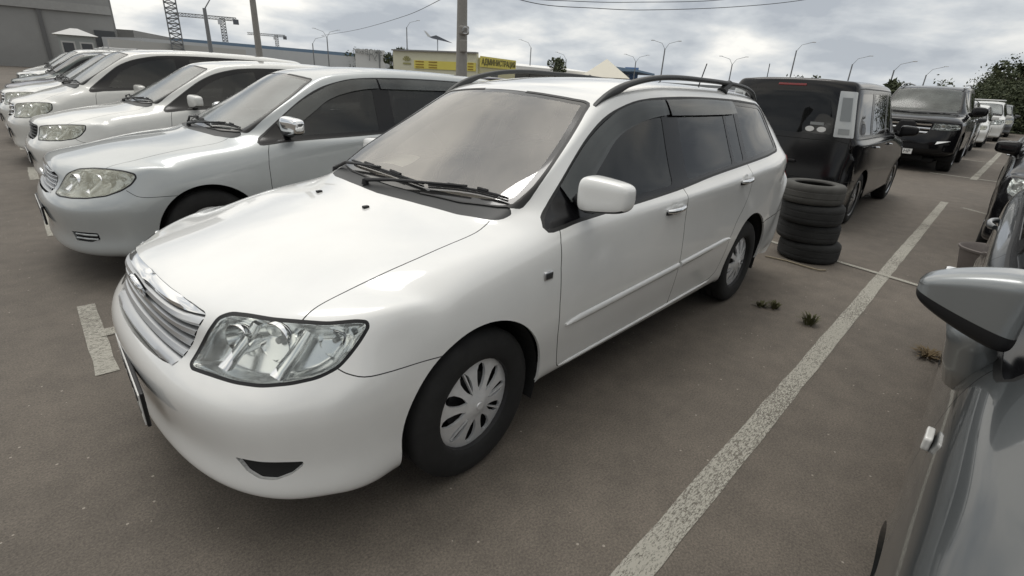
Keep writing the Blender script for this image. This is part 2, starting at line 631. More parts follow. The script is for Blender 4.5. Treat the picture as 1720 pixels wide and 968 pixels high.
        if thick > 0:
            b = len(V)
            ecount = {}
            for fi, f in enumerate(F):
                for i in range(len(f)):
                    e = (f[i], f[(i+1) % len(f)])
                    ecount[e] = fi
            V2 = [V[i] - Nn[i]*thick for i in range(b)]
            nF = len(F)
            inr = []
            for fi in range(nF):
                inr.append([i+b for i in F[fi]][::-1])
            rims = []
            for (a, c), fi in ecount.items():
                if (c, a) not in ecount:
                    if side == 'both' and abs(V[a].y) < 1e-5 and abs(V[c].y) < 1e-5: continue
                    rims.append(([a, a+b, c+b, c], fi))
            V = V + V2; Nn = Nn + [-n for n in Nn]
            for g in inr: F.append(g); MI.append(inner if inner is not None else 0); FN.append(None)
            for g, fi in rims: F.append(g); MI.append(rim if rim is not None else MI[fi]); FN.append('flat')
        VV = []; NN = []; FF = []; MM = []; flat = []
        for sg in ((1, -1) if side == 'both' else (side,)):
            b = len(VV)
            for p, n in zip(V, Nn):
                VV.append((p.x, p.y*sg, p.z)); NN.append((n.x, n.y*sg, n.z))
            for f, m_, fl in zip(F, MI, FN):
                g = [i+b for i in f]
                if sg < 0: g = g[::-1]
                FF.append(g); MM.append(m_); flat.append(fl)
        if side == 'both':         # weld the centre line
            key = {}; remap = list(range(len(VV)))
            for i, p in enumerate(VV):
                if abs(p[1]) < 1e-5:
                    k_ = (round(p[0], 5), round(p[2], 5))
                    if k_ in key: remap[i] = key[k_]
                    else: key[k_] = i
            FF = [[remap[i] for i in f] for f in FF]
        me = bpy.data.meshes.new(name)
        me.from_pydata(VV, [], FF)
        for mt in mats: me.materials.append(mt)
        me.polygons.foreach_set('material_index', MM)
        me.polygons.foreach_set('use_smooth', [True]*len(me.polygons))
        me.update()
        ln = []
        for p in me.polygons:
            if flat[p.index]:
                nn = tuple(p.normal)
                ln += [nn]*p.loop_total
            else:
                for li in p.loop_indices: ln.append(NN[me.loops[li].vertex_index])
        me.normals_split_custom_set(ln)
        o = bpy.data.objects.new(name, me)
        col.objects.link(o)
        if parent: o.parent = parent
        return o
HERO = dict(
 nose=[(-.744,0,.770),(-.740,.19,.767),(-.716,.34,.758),(-.655,.45,.752),(-.578,.56,.757),(-.48,.66,.765),(-.385,.735,.768),(-.28,.785,.765)],
 rows=[
 ((-.585,.812),(-.495,.42,.800),(-.42,.55,.798),(-.34,.64,.797),(-.26,.715,.79),(-.17,.79,.765)),
 ((-.38,.855),(-.30,.44,.842),(-.24,.57,.837),(-.18,.66,.83),(-.12,.735,.815),(-.07,.80,.775)),
 ((-.12,.893),(-.08,.47,.878),(-.04,.60,.870),(.00,.68,.86),(.04,.745,.845),(.08,.803,.795)),
 ((.06,.918),(.13,.50,.903),(.18,.62,.897),(.22,.69,.888),(.26,.75,.872),(.30,.803,.825)),
 ((.15,.935),(.26,.58,.935),(.33,.655,.935),(.38,.71,.92),(.44,.758,.90),(.50,.803,.85)),
 ((.25,.975),(.335,.605,.968),(.395,.655,.965),(.455,.712,.938),(.52,.759,.912),(.58,.805,.858)),
 ((.42,1.075),(.50,.61,1.065),(.55,.655,1.055),(.62,.71,.98),(.66,.76,.93),(.70,.808,.87)),
 ((.68,1.235),(.78,.56,1.225),(.83,.605,1.215),(.86,.675,1.08),(.90,.765,.94),(.92,.812,.88)),
 ((.93,1.385),(1.02,.51,1.365),(1.08,.57,1.335),(1.12,.66,1.15),(1.14,.77,.95),(1.16,.817,.89)),
 ((1.16,1.435),(1.24,.495,1.415),(1.28,.578,1.378),(1.30,.665,1.18),(1.32,.775,.955),(1.34,.822,.895)),
 ((1.55,1.467),(1.58,.49,1.447),(1.58,.592,1.405),(1.58,.68,1.2),(1.58,.78,.965),(1.58,.83,.905)),
 ((2.10,1.472),(2.10,.49,1.452),(2.10,.592,1.405),(2.10,.685,1.2),(2.10,.78,.985),(2.10,.83,.92)),
 ((2.65,1.458),(2.65,.48,1.437),(2.65,.585,1.390),(2.65,.68,1.2),(2.65,.772,1.01),(2.65,.822,.94)),
 ((3.06,1.432),(3.02,.46,1.408),(3.0,.565,1.362),(3.04,.65,1.2),(3.08,.745,1.035),(3.10,.80,.955)),
 ],
 tail=[(3.27,0,1.385),(3.265,.19,1.38),(3.25,.33,1.368),(3.21,.44,1.35),(3.19,.535,1.30),(3.27,.62,1.19),(3.33,.695,1.06),(3.36,.755,.97)],
 front=dict(z=[0,.605,.505,.335,.215,.165], x=[0,-.800,-.858,-.836,-.830,-.62],
   a=[0,.19,.36,.50,.62,.72,.785,.825], off=[0,.006,.024,.056,.106,.182,.281,.42], k=[1,1,1,1,1.0,.9], w=[1,.985,1,.992,.99,.9], t1=.5, bulge=.003),
 side=dict(z=[.72,.60,.46,.33,.235,.18], inset=[.012,.0,.003,.018,.045,.17], amax=([-.4,0,.5,1.5,2.6,3.1,3.4],[.825,.843,.842,.845,.842,.825,.79])),
 rear=dict(z=[1.1,.9,.70,.52,.34,.22], prof=([.2,.3,.5,.62,.75,.9,1.0,1.39],[3.56,3.62,3.65,3.63,3.60,3.57,3.52,3.28]),
   a=[0,.19,.36,.50,.62,.72,.77,.80], off=[0,.008,.03,.06,.10,.15,.21,.29], k=[.8,.9,1,1,1,1], w=[.95,1,1,1.0,1.0,.97]),
)
# ================================================================= car materials and parts
WHITE = mat('white_paint', (.80, .805, .79), .24, coat=1.0, dirt=.05)
PLASTIC = mat('black_plastic', (.010, .010, .011), .42, spec=.35)
SURR = mat('window_surround_black', (.006, .006, .007), .18, spec=.4)
GREYPL = mat('grey_plastic', (.040, .042, .043), .45, spec=.4)
RUBBER = mat('seal_rubber', (.012, .012, .012), .5)
TYRE = mat('tyre_rubber', (.018, .018, .018), .75, dirt=.35, dscale=9)
CHROME = mat('chrome', (.82, .83, .84), .07, metal=1.0)
SATIN = mat('satin_silver', (.56, .57, .58), .3, metal=.85)
ALLOY = mat('hubcap_silver', (.80, .81, .82), .28, metal=.35, dirt=.15, dscale=14)
DARKMET = mat('brake_dark', (.03, .03, .032), .55, metal=.4)
WELL = mat('wheel_well', (.010, .010, .010), .9)
LINING = mat('cabin_lining', (.16, .155, .145), .85)
SEAT = mat('seat_cloth', (.10, .098, .092), .9)
DASH = mat('dashboard', (.26, .235, .205), .8)
PAPER = mat('paper', (.88, .85, .72), .8)
FRIT = mat('glass_edge_black', (.02, .02, .02), .12, coat=.5)
WS = glass_mat('windscreen_glass', .86, (.72, .66, .58), .17, 2.25)  # pale film colour holds dust and a painted-in bright reflection
SIDE = glass_mat('tinted_glass', .17, (.05, .065, .058), .07, 1.55)
LIGHTG = glass_mat('clear_glass', .70, (.46, .50, .49), .30, 1.9, .10)  # film colour paints in the pale sky reflection on the other windscreens
DIMWS = glass_mat('dim_windscreen', .45, (.34, .37, .35), .25, 1.42, .16)
DARKG = glass_mat('privacy_glass', .03, (.03, .03, .03), .10, 1.5)
VISOR = glass_mat('smoked_acrylic', .42, (.16, .17, .165), .40, 1.5, .08)
LENS = glass_mat('lamp_lens', .97, (.6, .6, .58), .015, 1.4)
OLDLENS = glass_mat('yellowed_lens', .88, (.60, .59, .47), .30, 1.4, .1)
REDLENS = mat('red_lamp', (.25, .006, .006), .12, coat=1)
AMBER = mat('amber_lamp', (.5, .13, .01), .2, coat=1)
PLATE = mat('number_plate_white', (.72, .72, .70), .4)
INK = mat('plate_ink', (.02, .02, .02), .5)

REFL = mat('lamp_reflector', (.88, .89, .89), .12, metal=1.0)
REFL2 = mat('lamp_reflector_satin', (.88, .89, .89), .22, metal=.92)

def paint(name, color, metal=0.0, rough=.3, dirt=.06):
    return mat(name, color, rough, metal, coat=1.0, dirt=dirt)

def wheel_meshes(r, width, rr, style, rim_mat, n=40):
    """tyre, rim (axis along Y, outer face towards -Y), as mesh data"""
    w = width/2
    t = MB()
    prof = [(rr*.97, -w+.012), (rr, -w+.004), (rr+.012, -w-.001), ((rr+r)/2, -w-.006), (r-.022, -w+.002), (r-.008, -w+.012), (r, -w+.028),
            (r, -.030), (r-.006, -.028), (r-.006, -.022), (r, -.020), (r, .020), (r-.006, .022), (r-.006, .028), (r, .030),
            (r, w-.028), (r-.008, w-.012), (r-.03, w), ((rr+r)/2, w+.004), (rr, w-.01)]
    t.lathe(prof, n, axis='Y')
    rm = MB()
    # barrel behind the face
    rm.lathe([(rr, -w+.004), (rr*.985, -w+.012), (rr*.93, -w+.045), (rr*.9, w-.02), (.0, w-.03)], n, axis='Y', mi=1)
    rm.lathe([(.0, -w+.055), (rr*.62, -w+.052), (rr*.64, -w+.075)], 24, axis='Y', mi=1)
    M = Matrix.Rotation(R(90), 4, 'X')          # local z -> -y
    def petal(outline, depth=.012, z0=0):
        # outline in polar (r, angle)
        top = []; bot = []
        for q, a in outline:
            h = w - .010 - 2.2*max(0, (q/rr-.25))**2*.018 + z0
            top.append((q*math.cos(a), q*math.sin(a), h)); bot.append((q*math.cos(a), q*math.sin(a), h-depth))
        k = len(outline)
        rm.add(top+bot, [list(range(k))] + [[i+1 if i+1 < k else 0, i, k+i, k+(i+1) % k] for i in range(k)], 0, M)
    if style == 'cover':
        N = 10
        for i in range(N):
            c = 2*math.pi*i/N; hw = math.pi/N
            o = []
            for q, f in ((rr*.30, 1.0), (rr*.36, .72), (rr*.45, .46), (rr*.60, .42), (rr*.74, .50), (rr*.84, .72), (rr*.875, 1.0)): o.append((q, c + hw*f))
            for k in range(0, 5): o.append((rr*.985, c + hw*(1-k*.5)))
            for q, f in ((rr*.875, 1.0), (rr*.84, .72), (rr*.74, .50), (rr*.60, .42), (rr*.45, .46), (rr*.36, .72), (rr*.30, 1.0)): o.append((q, c - hw*f))
            petal(o)
            # raised fin inside every slot
            o2 = [(rr*.34, c+hw-.035), (rr*.84, c+hw-.075), (rr*.84, c+hw-.030), (rr*.34, c+hw+.015)]
            if i % 3 == 0: petal(o2, .012, .003)
        rm.lathe([(0, -w-.002), (rr*.16, -w-.001), (rr*.20, -w+.003), (rr*.32, -w+.009)], 32, axis='Y')
        rm.lathe([(.0, -w-.006), (.014, -w-.006), (.016, -w-.002)], 18, axis='Y')
    elif style == 'spoke5' or style == 'spoke6':
        N = 5 if style == 'spoke5' else 6
        for i in range(N):
            c = 2*math.pi*i/N
            petal([(rr*.2, c-.5), (rr*.5, c-.20), (rr*.96, c-.20), (rr*.96, c+.20), (rr*.5, c+.20), (rr*.2, c+.5)], .03)
        rm.lathe([(0, -w+.003), (rr*.18, -w+.003), (rr*.24, -w+.012)], 24, axis='Y')
        rm.lathe([(rr*.92, -w+.012), (rr*.99, -w+.002), (rr, -w+.006)], n, axis='Y')
    else:
        N = 12
        for i in range(N):
            c = 2*math.pi*i/N
            petal([(rr*.2, c-.2), (rr*.96, c-.10), (rr*.96, c+.10), (rr*.2, c+.2)], .02)
        rm.lathe([(0, -w+.003), (rr*.18, -w+.003), (rr*.24, -w+.012)], 24, axis='Y')
        rm.lathe([(rr*.92, -w+.012), (rr*.99, -w+.002), (rr, -w+.006)], n, axis='Y')
    return t, rm

WHEELS = {}
def add_wheel(parent, x, a, z, side, r=.298, width=.185, rr=.19, style='cover', rim_mat=ALLOY, steer=0, spin=0):
    """side -1: car's left. wheel > tyre, rim"""
    e_ = empty('wheel', (x, side*a, z), 0); e_.parent = parent
    e_.rotation_euler = (0, 0, steer + (math.pi if side > 0 else 0))
    key = (r, width, rr, style, rim_mat.name)
    if key not in WHEELS:
        t, rm = wheel_meshes(r, width, rr, style, rim_mat)
        to = t.build('tyre', [TYRE], angle=35); ro = rm.build('rim', [rim_mat, DARKMET], angle=30)
        WHEELS[key] = (to.data, ro.data)
        bpy.data.objects.remove(to); bpy.data.objects.remove(ro)
    for nm, me in zip(('tyre', 'rim'), WHEELS[key]):
        o = bpy.data.objects.new(nm, me); col.objects.link(o); o.parent = e_
        o.rotation_euler = (0, spin, 0)
    return e_

def subd_box(name, pts8, mats, parent, level=3, crease=0.0):
    """8 corner points (as a cube, bottom 4 then top 4) smoothed into a rounded shape"""
    f = [(0,3,2,1),(4,5,6,7),(0,1,5,4),(1,2,6,5),(2,3,7,6),(3,0,4,7)]
    return subd(name, pts8, f, mats, parent, level)
def subd(name, V, F, mats, parent, level=2, fit=True, midx=None):
    if fit: V = fit_limit_sym(V, F)
    o = mesh_obj(name, V, F, mats, None, False, midx)
    md = o.modifiers.new('s', 'SUBSURF'); md.levels = level
    dg = bpy.context.evaluated_depsgraph_get(); dg.update()
    me = bpy.data.meshes.new_from_object(o.evaluated_get(dg))
    old = o.data; o.modifiers.clear(); o.data = me; bpy.data.meshes.remove(old)
    me.name = name
    me.polygons.foreach_set('use_smooth', [True]*len(me.polygons))
    o.parent = parent
    return o
def fit_limit_sym(V, F):
    n = len(V); V0 = np.array(V, float)
    V0[:, 1] += 1e-3*(np.abs(V0[:, 1]) < 1e-6)
    return [tuple(p) for p in fit_limit([tuple(p) for p in V0], F, 5, .7, .6)]
def grid_box(c, d, nx=2, ny=2, nz=2, fn=None):
    """box surface as quads with extra loops, for smoothing"""
    idx = {}; V = []; F = []
    def vid(i, j, k):
        if (i, j, k) not in idx:
            p = [c[0]+d[0]*(i/nx-.5), c[1]+d[1]*(j/ny-.5), c[2]+d[2]*(k/nz-.5)]
            if fn: p = fn(p, i/nx, j/ny, k/nz)
            idx[(i, j, k)] = len(V); V.append(tuple(p))
        return idx[(i, j, k)]
    for i in range(nx):
        for j in range(ny):
            F.append([vid(i, j, 0), vid(i, j+1, 0), vid(i+1, j+1, 0), vid(i+1, j, 0)])
            F.append([vid(i, j, nz), vid(i+1, j, nz), vid(i+1, j+1, nz), vid(i, j+1, nz)])
    for i in range(nx):
        for k in range(nz):
            F.append([vid(i, 0, k), vid(i+1, 0, k), vid(i+1, 0, k+1), vid(i, 0, k+1)])
            F.append([vid(i, ny, k), vid(i, ny, k+1), vid(i+1, ny, k+1), vid(i+1, ny, k)])
    for j in range(ny):
        for k in range(nz):
            F.append([vid(0, j, k), vid(0, j, k+1), vid(0, j+1, k+1), vid(0, j+1, k)])
            F.append([vid(nx, j, k), vid(nx, j+1, k), vid(nx, j+1, k+1), vid(nx, j, k+1)])
    return V, F

def add_mirror(parent, x, a, z, side, mt, size=(.12, .20, .135), taper=.22):
    """door mirror: rounded housing, black arm, mirror glass facing back"""
    e_ = empty('door_mirror', (x, side*a, z)); e_.parent = parent
    sx, sy, sz = size
    def fn(p, i, j, k):
        x_, y_, z_ = p
        # flatter behind, bulging forward, tapering towards the outer end
        o_ = j if side > 0 else 1-j
        s_ = 1 - taper*o_*o_
        z_ = z_*s_ + (.012 + .10*max(0, taper-.22))*o_*(0 if k > .5 else 1) - .05*max(0, taper-.22)*o_
        x_ = x_*(1-.25*o_*(1-i)) + .02*o_*(1-i)
        return (x_, y_, z_)
    nz_ = 2 if taper < .3 else 4
    V0, F = grid_box((0, 0, 0), (sx, sy, sz), 2, 3, nz_)
    V, F = grid_box((0, 0, 0), (sx, sy, sz), 2, 3, nz_, fn)
    V = [(p[0]*1.10, p[1]*1.10, p[2]*1.14) for p in V]
    mi = []
    for f in F:
        c = sum((Vector(V0[i]) for i in f), Vector())/len(f)
        mi.append(1 if (c.z < -sz*(.49 if taper < .3 else .30) or c.x > sx*.49) else 0)
    subd('housing', V, F, [mt, PLASTIC], e_, 3, fit=False, midx=mi)
    g = MB()
    g.box((sx/2-.010, 0, 0), (.016, sy*.70, sz*.66), bev=.006)
    g.build('mirror_glass', [CHROME], e_)
    ar = MB()
    b = (.02, -side*(sy/2+.05), -.03)
    ar.tube([(.015, -side*sy*.30, -sz*.42), (.015, -side*sy*.46, -sz*.46), b], [.026, .024, .03], 10)
    ar.build('arm', [PLASTIC], e_, angle=40)
    return e_

def lamp_bowl(sh, parts, parent, depth, mats, side, name='reflector', edge=.035):
    """dished surface behind a lamp lens"""
    fs = sh.faces(*parts)
    if not fs: return None
    S = set(fs); bv = set()
    for f in fs:
        for e in f.edges:
            if sum(1 for g in e.link_faces if g in S) == 1: bv.update(e.verts)
    B = np.array([tuple(v.co) for v in bv])
    vi = {}; V = []
    for f in fs:
        for v in f.verts:
            if v in vi: continue
            vi[v] = len(V)
            dmin = float(np.min(np.linalg.norm(B - np.array(tuple(v.co)), axis=1)))
            t = min(1, dmin/edge); t = t*t*(3-2*t)
            q = v.co - Vector(v[sh.nl]).normalized()*(.004 + depth*t)
            V.append((q.x, q.y*side, q.z))
    F = [[vi[v] for v in f.verts][::(1 if side > 0 else -1)] for f in fs]
    return mesh_obj(name, V, F, mats, parent, smooth=True)

class Surf:
    """looks up points on the skin"""
    def __init__(s, me):
        bm = bmesh.new(); bm.from_mesh(me); s.t = BVHTree.FromBMesh(bm); bm.free()
    def side(s, x, z, sg=-1):
        h = s.t.ray_cast(Vector((x, sg*3, z)), Vector((0, -sg, 0))); return h[0], h[1]
    def top(s, x, y):
        h = s.t.ray_cast(Vector((x, y, 4)), Vector((0, 0, -1))); return h[0], h[1]
    def front(s, y, z):
        h = s.t.ray_cast(Vector((-5, y, z)), Vector((1, 0, 0))); return h[0], h[1]
    def rear(s, y, z):
        h = s.t.ray_cast(Vector((9, y, z)), Vector((-1, 0, 0))); return h[0], h[1]

def seats(parent, x=1.45, a=.35, z=.30, n=2, rear_x=2.35, mt=SEAT, k=1.0):
    def seat_mesh(w):
        V, F = grid_box((0, 0, .12), (.50, w, .16), 2, 2, 2)
        b1 = (V, F)
        def fn(p, i, j, kk):
            return (p[0] + kk*.20, p[1]*(1-.18*kk), p[2])
        return b1, grid_box((.24, 0, .42*k), (.13, w, .60*k), 2, 2, 3, fn)
    for s_ in (-1, 1):
        o = empty('front_seat', (x, s_*a, z)); o.parent = parent
        (V, F), (V2, F2) = seat_mesh(.48)
        subd('cushion', V, F, [mt], o, 2); subd('backrest', V2, F2, [mt], o, 2)
        V3, F3 = grid_box((.52, 0, .82*k), (.10, .26, .17), 2, 2, 2)
        subd('headrest', V3, F3, [mt], o, 2)
    o = empty('rear_seat', (rear_x, 0, z)); o.parent = parent
    V, F = grid_box((0, 0, .14), (.5, 1.2, .16), 2, 4, 2); subd('cushion', V, F, [mt], o, 2)
    V, F = grid_box((.30, 0, .45*k), (.14, 1.2, .6*k), 2, 4, 2, lambda p, i, j, kk: (p[0]+.16*kk, p[1], p[2])); subd('backrest', V, F, [mt], o, 2)
    for y in (-.35, .35):
        V3, F3 = grid_box((.48, y, .82*k), (.09, .24, .14), 2, 2, 2); subd('headrest', V3, F3, [mt], o, 2)

def cabin(parent, wx=(.22, .98), beltz=.92, z0=.24, a=.68, x1=3.1, wheel_side=1, dash=DASH, s=None, **k):
    f = MB()
    f.box(((x1-.3)/2, 0, z0), (x1+.35, 2*a, .05)); f.build('cabin_floor', [WELL], parent)
    d = MB()
    V, F = grid_box((.53, 0, .765*beltz/.92), (.50, 2*a-.10, .26), 3, 4, 2, lambda p, i, j, kk: (p[0]-.0*kk, p[1]*(1-.06*(1-i)), p[2] - (.03*(1-kk) if i < .4 else 0) + .02*kk*(1-i) - .04*kk*max(0, i-.66)*3))
    subd('dashboard', V, F, [dash], parent, 2)
    sw = MB(); M_ = Matrix.Translation((.92, wheel_side*.36, beltz-.05)) @ Matrix.Rotation(R(-65), 4, 'Y')
    ring = [M_ @ Vector((.185*math.cos(t), .185*math.sin(t), 0)) for t in np.linspace(0, 2*math.pi, 28, endpoint=False)]
    sw.tube(ring, .014, 8, closed=True)
    for t in (0, R(120), R(240)): sw.tube([M_ @ Vector((0, 0, -.02)), M_ @ Vector((.18*math.cos(t), .18*math.sin(t), 0))], .012, 6)
    sw.lathe([(0, .01), (.06, .0), (.065, -.03)], 16, M=M_)
    sw.build('steering_wheel', [PLASTIC], parent, angle=40)
    seats(parent, **k)
# ================================================================= wagons and saloons
def arc_poly(cx, cz, r, n=40, floor=-.3, sx=1.0):
    p = []
    for i in range(n+1):
        t = math.pi*i/n
        p.append((cx + sx*r*math.cos(t), cz + r*math.sin(t)))
    return p + [(cx - sx*r, floor), (cx + sx*r, floor)]

DLO = [(.430,.903),(.50,.957),(.592,1.024),(.741,1.129),(.866,1.209),(1.003,1.279),(1.135,1.324),(1.305,1.362),(1.565,1.380),(1.946,1.385),(2.421,1.378),(2.80,1.362),(2.96,1.350),(3.035,1.315),(3.09,1.23),(3.125,1.14),(3.135,1.075),(3.09,1.050),(2.454,1.014),(1.912,.986),(1.535,.958),(1.235,.941),(.63,.915),(.47,.897)]
FEAT = dict(
 arch=[(.02,.305,.342),(2.585,.310,.358)],
 dlo=DLO,
 # panes inside the dark side-window area
 panes=[('w1',[(.655,.945),(.70,1.00),(.78,1.065),(.89,1.135),(1.02,1.200),(1.16,1.252),(1.32,1.288),(1.455,1.304),(1.435,.970)]),
        ('w2',[(1.60,.982),(1.61,1.330),(2.21,1.335),(2.225,1.018)]),
        ('w2b',[(2.26,1.020),(2.245,1.335),(2.39,1.333),(2.41,1.028)]),
        ('w3',[(2.475,1.035),(2.455,1.355),(2.95,1.332),(3.01,1.28),(3.07,1.17),(3.10,1.072)])],
 doors=[('front_door',[(.494,.897),(.472,.845),(.456,.749),(.452,.60),(.462,.45),(.500,.268),(.60,.262),(1.50,.285),(1.512,.36),(1.518,.549),(1.526,.707),(1.515,.85),(1.52,.965)]),
        ('rear_door',[(1.52,.965),(1.515,.85),(1.526,.707),(1.518,.549),(1.512,.36),(1.50,.285),(2.06,.305),(2.15,.34),(2.19,.44),(2.22,.55),(2.30,.66),(2.39,.73),(2.44,.80),(2.455,.90),(2.44,1.024)])],
 ws=[(.225,-.03),(.235,.2),(.27,.42),(.325,.585),(.36,.630),(.40,.648),(.52,.638),(.66,.606),(.80,.567),(.92,.528),(.985,.500),(.975,.42),(.955,.3),(.94,.15),(.935,-.03)],
 cowl=[(.150,-.03),(.158,.1),(.178,.283),(.209,.478),(.250,.585),(.275,.622),(.305,.642),(.345,.650),(.352,.628),(.325,.585),(.27,.42),(.235,.2),(.225,-.03)],
 hood=[(-.520,.640),(-.459,.626),(-.345,.617),(-.258,.621),(-.102,.632),(.06,.628),(.178,.624),(.26,.610)],
 hoodfront=[(-.757,-.03),(-.757,.10),(-.745,.22),(-.723,.335),(-.706,.395),(-.680,.432)],
 headlight=[(-.703,.449,.727),(-.681,.445,.744),(-.652,.459,.754),(-.618,.507,.755),(-.575,.573,.753),(-.524,.635,.753),(-.468,.695,.751),(-.401,.74,.755),(-.378,.758,.751),(-.379,.766,.737),(-.41,.77,.705),(-.45,.77,.669),(-.487,.769,.642),(-.539,.753,.624),(-.601,.718,.614),(-.663,.663,.606),(-.709,.597,.605),(-.751,.514,.607),(-.781,.439,.605),(-.783,.425,.614),(-.747,.438,.67)],
 hl_dir=(-.72,.62,.30),
 bumpseam=[(-.487,.640),(-.468,.623),(-.425,.603),(-.362,.596),(-.254,.592),(-.10,.590)],
 grille=[(-.03,.776),(.145,.773),(.252,.769),(.341,.760),(.392,.750),(.406,.742),(.410,.727),(.389,.66),(.362,.603),(.343,.584),(.287,.576),(.164,.572),(-.03,.570)],
 fog=[(-.753,.605,.367),(-.705,.676,.368),(-.657,.725,.371),(-.615,.756,.368),(-.617,.755,.353),(-.646,.735,.324),(-.681,.703,.304),(-.712,.667,.303),(-.736,.635,.322)],
 intake=None, half=.84,
 taillight=[(.58,1.02),(.80,1.02),(.86,.66),(.60,.66)], tail_min_x=3.2,
 tailside=[(3.34,1.00),(3.6,1.00),(3.9,.72),(3.42,.72)],
 rearglass=[(-.03,1.30),(.40,1.29),(.50,1.22),(.62,1.00),(.60,.975),(-.03,.965)],
 rearbump=[(2.80,.56),(3.1,.575),(3.5,.58)],
 sill=[(.455,.262),(1.0,.258),(1.6,.265),(2.10,.295)],
)

def car(name, label, loc, spec=None, ft=None, pm=WHITE, level=3, wz=0.0, group='cars parked in the lot', cat='car',
        style='cover', grille='slats', side_glass=SIDE, glass_lens=LENS, warp=None, mirror_mat=None, rails=False, visor=True,
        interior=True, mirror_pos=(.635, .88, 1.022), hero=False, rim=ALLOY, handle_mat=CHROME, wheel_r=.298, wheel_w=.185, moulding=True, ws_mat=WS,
        emblem=True, antenna=None, steer=0, rr=.19, mirror_size=(.12, .20, .135), mirror_taper=.22, tint3=None):
    spec = spec or HERO; ft = dict(FEAT, **(ft or {}))
    root = empty(name, loc, wz, label, cat, group)
    if warp:
        me = subdivided_warp(spec, level, warp)
        w2 = lambda P: [(lambda q: (q[0], q[2]))(warp((x, .8, z))) for x, z in P]
        w3 = lambda P: [warp(p) for p in P]
        wt_ = lambda P: [(lambda q: (q[0], q[1]))(warp((x, a, 1.0))) for x, a in P]
        wf = lambda P: [(lambda q: (q[1], q[2]))(warp((-.75, a, z))) for a, z in P]
    else:
        me = subdivided(spec, level)
        w2 = w3 = wt_ = wf = lambda P: [tuple(p) for p in P]
    S = Surf(me)
    sh = Shell(me)
    Y = (0, 1, 0)
    # ---- dark side-window area, panes
    dlo = spline(w2(ft['dlo']), 3, True)
    ph = lambda c: c.z > .6
    sh.cut(dlo, Y, 'dlo', where=ph)
    trim = sh.outset(dlo, .012)
    sh.line([((a[0]+b[0])/2, (a[1]+b[1])/2) for a, b in zip(dlo, trim)], .012, 'seal', Y, closed=True, only=['body'], where=ph)
    for nm, P in ft['panes']:
        sh.cut(rounded(w2(P), .03, 3), Y, nm, only=['dlo'])
    # ---- windscreen, cowl, hood
    tp = (0, 0, 1)
    up_ = lambda c: c.z > .62 and c.x < 1.6
    ws = spline(wt_(ft['ws'])[1:-1], 3); ws = [wt_(ft['ws'])[0]] + ws + [wt_(ft['ws'])[-1]]
    fw_ = lambda c: (c.z > .86 or warp) and c.x < 1.5
    sh.cut(ws, tp, 'ws_edge', only=['body'], where=fw_, facing=1)
    ins = []
    cen = np.mean(np.array(ws), 0)
    L, Rr = band(ws, .07, False)
    inn = L if np.mean([np.linalg.norm(np.array(p)-cen) for p in L]) < np.mean([np.linalg.norm(np.array(p)-cen) for p in Rr]) else Rr
    inn = [p for p in inn if p[1] > 0.0]
    inn = [(inn[0][0], -.03)] + inn + [(inn[-1][0], -.03)]
    sh.cut(inn, tp, 'ws', only=['ws_edge'])
    sh.line(ws[1:-1], .016, 'seal', tp, only=['body', 'ws_edge'], where=fw_)
    cw = wt_(ft['cowl'])
    cwr = rounded(cw, .02, 2)
    sh.cut(cwr, tp, 'cowl', only=['body', 'seal'], where=fw_, facing=1)
    # ---- front end
    if ft.get('grille'):
        fr = wf(ft['grille'])
        sh.cut(rounded(fr, .02, 2), (1, 0, 0), 'grille', only=['body'], where=lambda c: c.x < -.5)
    hd = ft['hl_dir']
    hl = w3(ft['headlight'])
    _, e1, e2 = basis(hd)
    hl2 = rounded([(Vector(p).dot(e1), Vector(p).dot(e2)) for p in hl], .018, 3)
    sh.cut(hl2, hd, 'lens', only=['body'], where=lambda c: c.x < .2 and c.z > .45, facing=1)
    sh.line(hl2, .010, 'lamp_edge', hd, closed=True, only=['lens', 'body'], where=lambda c: c.x < .2 and c.z > .45)
    hp = wt_(ft['hood'])
    hf = wt_(ft['hoodfront'])
    hoodpoly = [(hf[0][0]-.06, -.03)] + [(p[0]-.05 if i < len(hf)-2 else p[0]-.01, p[1]) for i, p in enumerate(hf)] + [(hp[0][0]-.01, hp[0][1])] + spline(hp, 3) + [(c[0], c[1]) for c in cw[:5]][::-1]
    sh.cut(hoodpoly, tp, 'hood', only=['body'], where=lambda c: c.z > .60 and c.x < .6, facing=1)
    sh.line(spline(hp, 3), .004, 'gap', tp, only=['body', 'hood'], where=lambda c: c.z > .60 and c.x < .8)
    bs = w2(ft['bumpseam'])
    sh.line(spline(bs, 3), .0035, 'gap', Y, only=['body'], where=lambda c: c.x < .3 and c.y > .5)
    bpoly = [(bs[0][0]-.02, bs[0][1]+.004)] + bs + [(.05, bs[-1][1]), (.05, .0), (-1.3, 0), (-1.3, bs[0][1]+.06), (bs[0][0]-.2, bs[0][1]+.06)]
    sh.cut(bpoly, Y, 'bumper', only=['body'], where=lambda c: c.x < .05)
    if ft.get('fog'):
        sh.cut(rounded(w3(ft['fog']) if False else [(Vector(p).dot(e1), Vector(p).dot(e2)) for p in w3(ft['fog'])], .006, 2), hd, 'vent', only=['bumper', 'body'], where=lambda c: c.x < -.2 and .27 < c.z < .80 and c.y > .5, facing=1)
    if ft.get('intake'):
        sh.cut(rounded(wf(ft['intake']), .02, 2), (1, 0, 0), 'intake', only=['bumper', 'body'], where=lambda c: c.x < -.5)
    # ---- doors
    dl = []
    for nm, P in ft['doors']:
        P = rounded(w2(P), [0, 0, 0, 0, .02] + [.03]*(len(P)-5) if len(P) > 8 else .03, 3)
        sh.cut(P, Y, nm, only=['body'])
        dl.append(P)
    for P in dl:
        sh.line(P, .0045, 'gap', Y, closed=True, only=['body', 'front_door', 'rear_door'], where=lambda c: c.z < 1.2)
